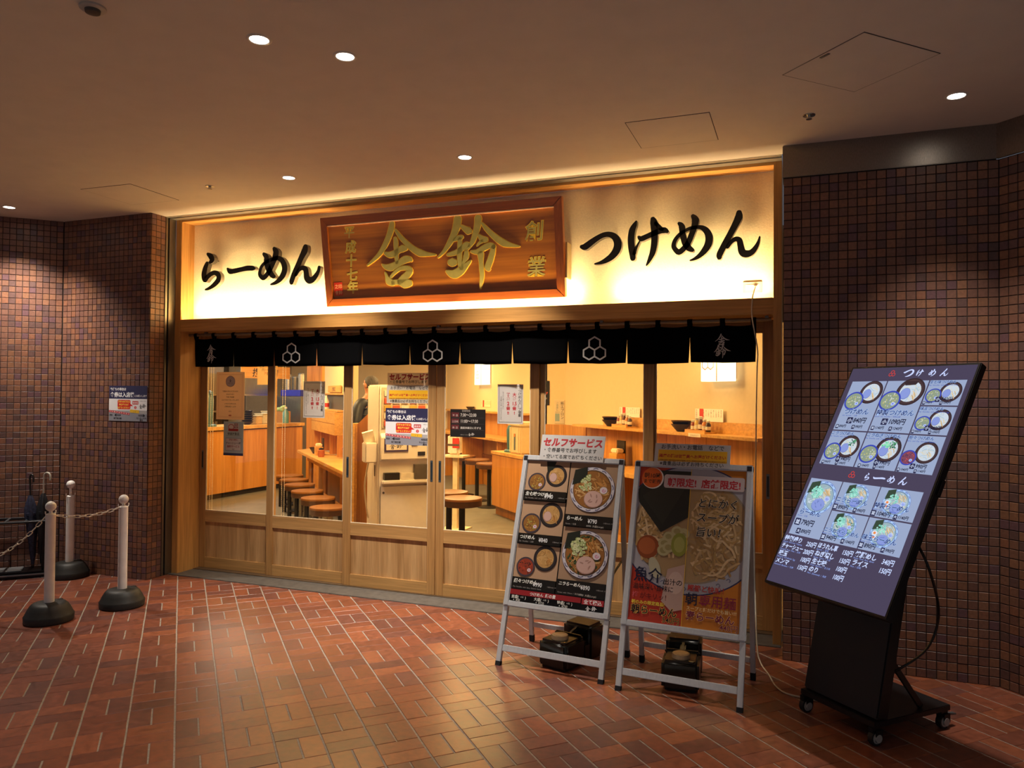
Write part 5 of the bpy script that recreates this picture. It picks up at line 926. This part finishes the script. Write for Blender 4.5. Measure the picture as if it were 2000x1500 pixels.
sc_ = tag(obj('sauce_pot', G().lathe([(.04, 0), (.05, .03), (.045, .09), (.03, .10)], n=16), M('sauce_orange', 'b0602c', .4), smooth=40, loc=(*onwall(3., -.55, .30, .32)[:2], .7455)), 'small orange sauce pot on the long table', 'pot'); obj('lid', G().lathe([(.034, .10), (.03, .115), (.008, .125)], n=14), bowlm, sc_)
# lamps on the walls
def walllamp(label, s_, x0, t_, z0, w_, h, e):
    p = onwall(s_, x0, t_, .0); t = thing('wall_lamp', label, 'wall lamp', (p.x, p.y, z0), R(-45)); obj('shade', G().box(-w_/2, w_/2, -.11, -.02, 0, h), EM('lamp_paper', 'ffe6b8', 2.6), t, bevel=.004)
    obj('back_plate', G().box(-w_/2+.02, w_/2-.02, -.02, -.001, .02, h-.02), oak, t); obj('rib', G().box(w_*.10, w_*.10+.008, -.112, -.109, 0, h), oakd, t); P = Print(lambda u, v, q: (u, -.1105-q, v), pm); hexlogo(P, -w_*.22, h*.34, .040, .008, 'c05040'); P.obj('emblem', t)
    l = bpy.data.lights.new('lamp', 'POINT'); l.energy = e; l.color = SHOPC; l.shadow_soft_size = .1; o = bpy.data.objects.new('lamp', l); COL.objects.link(o); o.parent = t; o.location = (0, -.2, h/2)
walllamp('square paper wall lamp with emblem on the right wall', 5.7, 5.2, .855, 1.735, .33, .40, 14); walllamp('square paper wall lamp on the back wall', 7.2, 2.34, 3.56, 1.80, .55, .45, 14)
# back counter
wb = struct('trim_17', wbox(7.2, 2.34, 1.6, 5.6, 0, 1.30, 0, .018), wains); struct('trim_18', wbox(7.2, 2.34, 1.6, 5.6, 1.30, 1.33, 0, .18), oakh); bc = thing('back_counter', 'oak eating counter along the back wall with tall stools', 'counter'); obj('top', wbox(7.2, 2.34, 1.6, 5.6, .88, .92, .02, .48), oakh, bc, bevel=.003)
for q in (2.0, 3.6, 5.2): obj('support', wbox(7.2, 2.34, q-.02, q+.02, .003, .88, .03, .42), oak, bc)
obj('kick_board', wbox(7.2, 2.34, 1.6, 5.6, .25, .55, .02, .05), oakd, bc)
wallsheet('menu_card', 'menu card with red stripe on the back wall', 'menu', 7.2, 2.34, 3.75, 1.40, .45, .12, 'ecd6ac', menucard, .004); bowlstack('on the back wall ledge', onwall(7.2, 2.34, 4.1, .09), 1.33, 1)
# service block with water cooler
sb_ = thing('service_block', 'rounded oak service block carrying the water tank', 'counter'); q0, q1 = Vector((1.26, 4.25)), Vector((1.98, 3.53)); dd = Vector((s2, s2)); poly = [q0, q1, q1+dd*.40, q0+dd*.35-Vector((s2, -s2))*.06]
obj('body', G().prism([tuple(p) for p in poly], .13, .82, lambda x, y, h: (x, y, h)), oak, sb_); obj('top', G().prism([tuple(p) for p in [q0-dd*.02, q1-dd*.02, q1+dd*.40, q0+dd*.36]], .82, .86, lambda x, y, h: (x, y, h)), oakh, sb_, bevel=.003); obj('plinth', G().prism([tuple(p+dd*.06) for p in poly], .003, .13, lambda x, y, h: (x, y, h)), oakd, sb_)
wc = thing('water_cooler', 'cream water cooler tank on the service block', 'water cooler', (1.84, 3.92, .8605), R(-45)); obj('tank', G().box(-.19, .17, -.13, .13, 0, .36), M('cooler_cream', 'dcc8a0', .5, nz=.04), wc, bevel=.02); obj('lid', G().box(-.21, .19, -.15, .15, .36, .41), M('cooler_lid', 'e8d8b4', .5, nz=.04), wc, bevel=.012); obj('gauge', G().box(-.02, .02, -.136, -.13, .05, .26), M('gauge_grey', '5a6a70', .4), wc); obj('gauge_mark', G().box(-.02, .02, -.138, -.136, .22, .26), M('gauge_orange', 'd88030', .5), wc)
for q in (-.13, .10): obj('rib', G().box(q-.012, q+.012, -.14, -.13, .02, .34), M('cooler_lid', 'e8d8b4', .5), wc, bevel=.004)
pump('teal water pitcher on the service block beside the cooler', (1.58, 4.12, .8605), .85)
fr = thing('drinks_cooler', 'glass fronted cooler standing behind the soup poster', 'cooler', (1.90, 4.62, .003), R(-45)); obj('cabinet', G().box(-.2, .2, -.1, .2, 0, 1.62), M('cooler_grey', 'b8a888', .4, .4), fr, bevel=.01); obj('handle', G().tube([(.16, -.1, 1.1), (.16, -.13, 1.12), (.16, -.13, 1.5), (.16, -.1, 1.52)], .012, 8), stb, fr); obj('tap', G().tube([(.1, -.1, 1.66), (.16, -.14, 1.69), (.24, -.16, 1.68), (.25, -.16, 1.63)], .018, 8), M('tap_dark', '3a4658', .3, .6), fr, smooth=60)
# wall papers
def paper(P, W, H):
    P.rect(.06*W, .10*H, .52*W, .42*H, '8aa0a0'); P.text('紙エプロン', .62*W, .80*H, .15*H, '3a2c20', vert=True, bold=.01); P.text('ご自由に', .18*W, .82*H, .09*H, '5a7a80', vert=True); P.text('NOPRON', .29*W, .46*H, .05*H, '5a7a80', 'c')
def plate(P, W, H): P.text('割り', .5*W, .66*H, .24*W, 'e8dcc8', 'c', bold=.02); P.text('スープ', .5*W, .44*H, .24*W, 'e05030', 'c', bold=.02); P.text('無料です', .5*W, .24*H, .16*W, 'cfc4b4', 'c')
t, P, W, H = sheet('wall_paper_sign', 'narrow white paper notice on the wall corner inside', 'notice', 2.515, 2.632, 1.29, 1.565, 3.094, 'eadfc4'); paper(P, W, H); P.obj('lettering', t)
t, P, W, H = sheet('wall_plaque', 'dark plaque half hidden behind the stile on the inner wall', 'sign', 2.31, 2.452, 1.50, 1.782, 3.094, '26241e'); plate(P, W, H); P.obj('lettering', t)
# sanitizer stand, partition, ticket machine
sn = thing('sanitizer_stand', 'slim white stand with a red labelled sanitizer bottle', 'stand', (1.30, 3.02, .003)); sw = M('stand_white', 'e0d0b0', .5); obj('foot', G().box(-.15, .15, -.15, .15, 0, .012), sw, sn); obj('post', G().box(-.03, .03, -.025, .025, .012, .86), sw, sn); obj('tray', G().box(-.16, .14, -.1, .1, .86, .885), sw, sn, bevel=.003)
sz = thing('sanitizer_bottle', 'white dispenser bottle with red label on the slim stand', 'dispenser', (1.28, 3.02, .8855)); obj('body', G().box(-.075, .085, -.06, .06, 0, .26), M('bottle_white', 'e0d8cc', .4), sz, bevel=.03, seg=3); obj('label', G().box(.0, .088, -.0615, -.058, .09, .21), M('label_red', 'c03028', .5), sz); obj('band', G().box(-.076, .088, -.0625, -.06, .115, .14), M('band_grey', '5a4a40', .5), sz)
pt = thing('low_partition', 'low oak partition with a sloped top left of the ticket machine', 'partition', (1.0, 1.25, 0)); obj('panel', G().prism([(.04, .003), (.42, .003), (.42, 1.56), (.22, 1.46), (.06, 1.32), (.04, 1.30)], 0, .04, lambda x, z, h: (x, h, z)), oakd, pt); obj('post', G().box(.0, .05, -.05, .06, .003, 1.32), oakh, pt)
ti_ = M('machine_white', 'efe4d4', .45, nz=.03); tg = M('machine_grey', '6a625a', .4, .3); tk = M('machine_dark', '2a2624', .4)
tm = thing('ticket_machine', 'cream meal ticket vending machine behind the middle pane', 'ticket machine', (1.62, .70, .003), R(45)); 
obj('cabinet', G().box(0, .56, 0, .42, 0, 1.695), ti_, tm, bevel=.012); obj('lower_door', G().box(.02, .54, -.012, 0, .03, .78), ti_, tm, bevel=.006); obj('lock', G().cyl((.05, -.016, .72), (.05, -.012, .72), .010, n=12), tg, tm)
obj('tray_shelf', G().box(.03, .54, -.06, 0, .80, .835), ti_, tm, bevel=.008); obj('coin_return', G().box(.05, .19, -.052, -.002, .835, .90), tk, tm); obj('ticket_slot', G().box(.33, .45, -.055, -.002, .835, .97), tg, tm); obj('price_plate', G().box(.20, .32, -.05, -.04, .838, .895), M('plate_white', 'e8dcc4', .5), tm)
obj('panel_upper', G().prism([(0, 1.0), (-.035, 1.02), (-.035, 1.22), (0, 1.26)], .02, .54, lambda y, z, x: (x, y, z)), ti_, tm, bevel=.004)
d_ = obj('name_display', G().box(.05, .27, -.041, -.035, 1.09, 1.21), M('display_purple', '4a3a5a', .4), tm); P = Print(lambda u, v, q: (u, -.041-q, v), pm, h0=.0003); P.rect(.065, 1.105, .255, 1.195, 'efe2d0'); P.brush('sha', .125, 1.14, .05, '3a2c24', fat=6); P.brush('rin', .19, 1.14, .055, '3a2c24', fat=6); P.text('中華そば・つけめん', .16, 1.178, .012, '5a4a40', 'c'); P.obj('lettering', d_)
obj('coin_slot', G().box(.30, .36, -.042, -.035, 1.14, 1.21), tg, tm, bevel=.003); obj('bill_slot', G().box(.45, .53, -.045, -.035, 1.06, 1.24), tg, tm, bevel=.004); obj('card_reader', G().box(.36, .43, -.04, -.035, 1.05, 1.085), tk, tm); obj('knob', G().cyl((.405, -.042, 1.20), (.405, -.035, 1.20), .018, n=14), M('knob_purple', '3a3048', .4), tm)
obj('side_handle', G().box(-.004, 0, .10, .13, .86, .96), tg, tm); obj('hose', G().tube(spline([(-.03, .2, 1.0), (-.04, .22, .95), (-.06, .25, .75), (-.03, .3, .55), (-.004, .33, .45)]), .008, 6), M('hose_white', 'd8c8ac', .5), tm, smooth=60)
obj('paper_holder', G().box(-.11, -.002, .02, .16, .99, 1.17), ti_, tm, bevel=.008); obj('papers', G().bar((-.05, .09, 1.15), (-.085, .06, 1.27), .10, .03), M('paper_white', 'eadcc0', .7), tm); obj('button_panel', G().box(.03, .53, -.006, 0, 1.30, 1.67), M('button_panel', 'c8b498', .4), tm)
for r_ in range(5):
    for c in range(6): obj('button', G().box(.05+.08*c, .115+.08*c, -.014, -.006, 1.32+.068*r_, 1.37+.068*r_), M('button_%d' % ((r_+c) % 3), ('c85a3c', 'd8d0c0', 'c8a040')[(r_+c) % 3], .4), tm)
# ball chains of the roller blinds
bcm = M('ball_chain', 'e8dcc8', .4)
for lab, x, y in (('white bead chain of the blind behind the leftmost pane', .05, .33), ('white bead chain of the blind behind the second pane', .86, .33)):
    t = thing('blind_chain', lab, 'blind chain', (x, y, .52)); obj('cord', G().cyl((0, 0, 0), (0, 0, 1.6), .0012, n=5).cyl((.028, 0, 0), (.028, 0, 1.6), .0012, n=5), bcm, t); g = G()
    for k in range(95):
        for dx in (0, .028): g.lathe([(.0015, -.0035), (.0036, 0), (.0015, .0035)], (dx, 0, .01+.0168*k), 6)
    o = obj('beads', g, bcm, t); o['kind'] = 'stuff'
# ================================================================ the guest standing inside
def skin(name, joints, edges, mat, parent, sub=2):
    me = bpy.data.meshes.new('m'); me.from_pydata([j[0] for j in joints], edges, []); me.materials.append(mat); o = link(name, me, parent)
    m = o.modifiers.new('s', 'SKIN'); m.use_smooth_shade = True; m2 = o.modifiers.new('d', 'SUBSURF'); m2.levels = m2.render_levels = sub
    for v, j in zip(me.skin_vertices[0].data, joints): v.radius = j[1] if isinstance(j[1], tuple) else (j[1], j[1]); v.use_root = False
    me.skin_vertices[0].data[0].use_root = True; return o
# local frame: the person faces -x, z up, 1.80 m tall
pe = thing('person', 'standing person with short grey hair and dark quilted jacket seen from behind', 'person', (-.165, 3.45, .003), R(-18)); pe.scale = (1.03, 1.03, 1.03)
sk = M('skin_tone', 'b8805c', .5, nz=.05); jk = M('jacket_navy', '1c2026', .5, nz=.3, ns=14, st=(1, 1, 3), bump=.5); trs = M('trousers_dark', '1f1d1f', .8, nz=.1); hr = M('hair_grey', '4a4642', .7, nz=.4, ns=90, st=(1, 1, .2)); shm = M('shoe_black', '121112', .4)
J = [((0, 0, .98), (.13, .15)), ((0, 0, 1.15), (.115, .145)), ((0, 0, 1.34), (.12, .17)), ((.01, 0, 1.47), (.075, .10)), ((0, 0, 1.56), (.055, .055)), ((-.015, 0, 1.64), (.078, .070)), ((-.012, 0, 1.72), (.095, .078)), ((-.005, 0, 1.775), (.070, .058))]
E_ = [(i, i+1) for i in range(7)]
def limb(root, pts):
    p = root
    for q in pts: J.append(q); E_.append((p, len(J)-1)); p = len(J)-1
    return p
hands = []
for s_ in (-1, 1):
    limb(0, [((0, s_*.095, .90), (.09, .085)), ((-.01, s_*.105, .52), (.060, .058)), ((.02, s_*.105, .12), (.042, .040)), ((-.05, s_*.11, .045), (.04, .035)), ((-.15, s_*.115, .035), (.028, .035))])
    h = limb(3, [((.01, s_*.19, 1.44), (.058, .055)), ((.04, s_*.25, 1.17), (.043, .043)), ((-.10, s_*.22, .97), (.032, .032)), ((-.15, s_*.215, .93), (.026, .038)), ((-.20, s_*.21, .90), (.020, .036))])
    for k in range(4): limb(h, [((-.235, s_*.21+(k-1.5)*.019, .885-.004*abs(k-1.4)), .0085), ((-.262+.004*abs(k-1.5), s_*.21+(k-1.5)*.020, .862), .008), ((-.268+.004*abs(k-1.5), s_*.21+(k-1.5)*.020, .84), .007)])
    limb(h-1, [((-.165, s_*.175, .91), .010), ((-.195, s_*.16, .89), .009), ((-.215, s_*.158, .872), .008)])
skin('body', J, E_, sk, pe)
JK = [((0, 0, .92), (.155, .185)), ((0, 0, 1.15), (.150, .185)), ((0, 0, 1.34), (.150, .20)), ((.01, 0, 1.47), (.10, .13)), ((.005, 0, 1.535), (.072, .078))]; JE = [(0, 1), (1, 2), (2, 3), (3, 4)]
for s_ in (-1, 1):
    b = len(JK); JK += [((.01, s_*.195, 1.44), (.082, .078)), ((.04, s_*.26, 1.17), (.065, .065)), ((-.09, s_*.225, .985), (.048, .048))]; JE += [(3, b), (b, b+1), (b+1, b+2)]
skin('jacket', JK, JE, jk, pe)
for z in (1.0, 1.1, 1.2, 1.3, 1.38): obj('quilt_seam', G().lathe([(.196, 0), (.198, .004), (.196, .008)], (0, 0, z), 26, sx=.80 if z > 1.05 else .82, sy=.98), M('seam_light', '3a4046', .5), pe)
TK = [((0, 0, .95), (.135, .16))]; TE = []
for s_ in (-1, 1):
    b = len(TK); TK += [((0, s_*.095, .86), (.105, .10)), ((-.01, s_*.105, .52), (.078, .075)), ((.02, s_*.105, .10), (.065, .062))]; TE += [(0, b), (b, b+1), (b+1, b+2)]
skin('trousers', TK, TE, trs, pe)
for s_ in (-1, 1): obj('shoe', G().box(-.19, .07, s_*.112-.045, s_*.112+.045, 0, .075), shm, pe, bevel=.025, seg=3); obj('ear', G().ball((.005, s_*.080, 1.675), .026, 8, sz=1.3), sk, pe, smooth=80)
g = G(); n = 20; v = []
for i in range(9):
    a = R(-38+i*16); z = 1.705+.098*math.sin(a); r_ = .106*math.cos(a)
    v += [(.012+r_*math.cos(2*math.pi*k/n)*(1. if math.cos(2*math.pi*k/n) > 0 else (.94 if z > 1.735 else .45)), r_*.86*math.sin(2*math.pi*k/n), z) for k in range(n)]
g.add(v, [(i*n+k, i*n+(k+1) % n, (i+1)*n+(k+1) % n, (i+1)*n+k) for i in range(8) for k in range(n)]+[tuple(range(8*n, 9*n))]); obj('hair', g, hr, pe, smooth=80)
obj('nose', G().lathe([(.004, .022), (.012, .004), (.014, 0)], (-.108, 0, 1.668), 8), sk, pe, smooth=80); obj('mouth', G().box(-.094, -.086, -.022, .022, 1.628, 1.634), M('lips', '8a4a40', .5), pe)
for s_ in (-1, 1): obj('eye', G().ball((-.092, s_*.032, 1.692), .012, 8), M('eye_white', 'd8d0c8', .3), pe, smooth=80); obj('iris', G().ball((-.100, s_*.032, 1.692), .0062, 6), M('iris_dark', '1c1410', .3), pe, smooth=80)
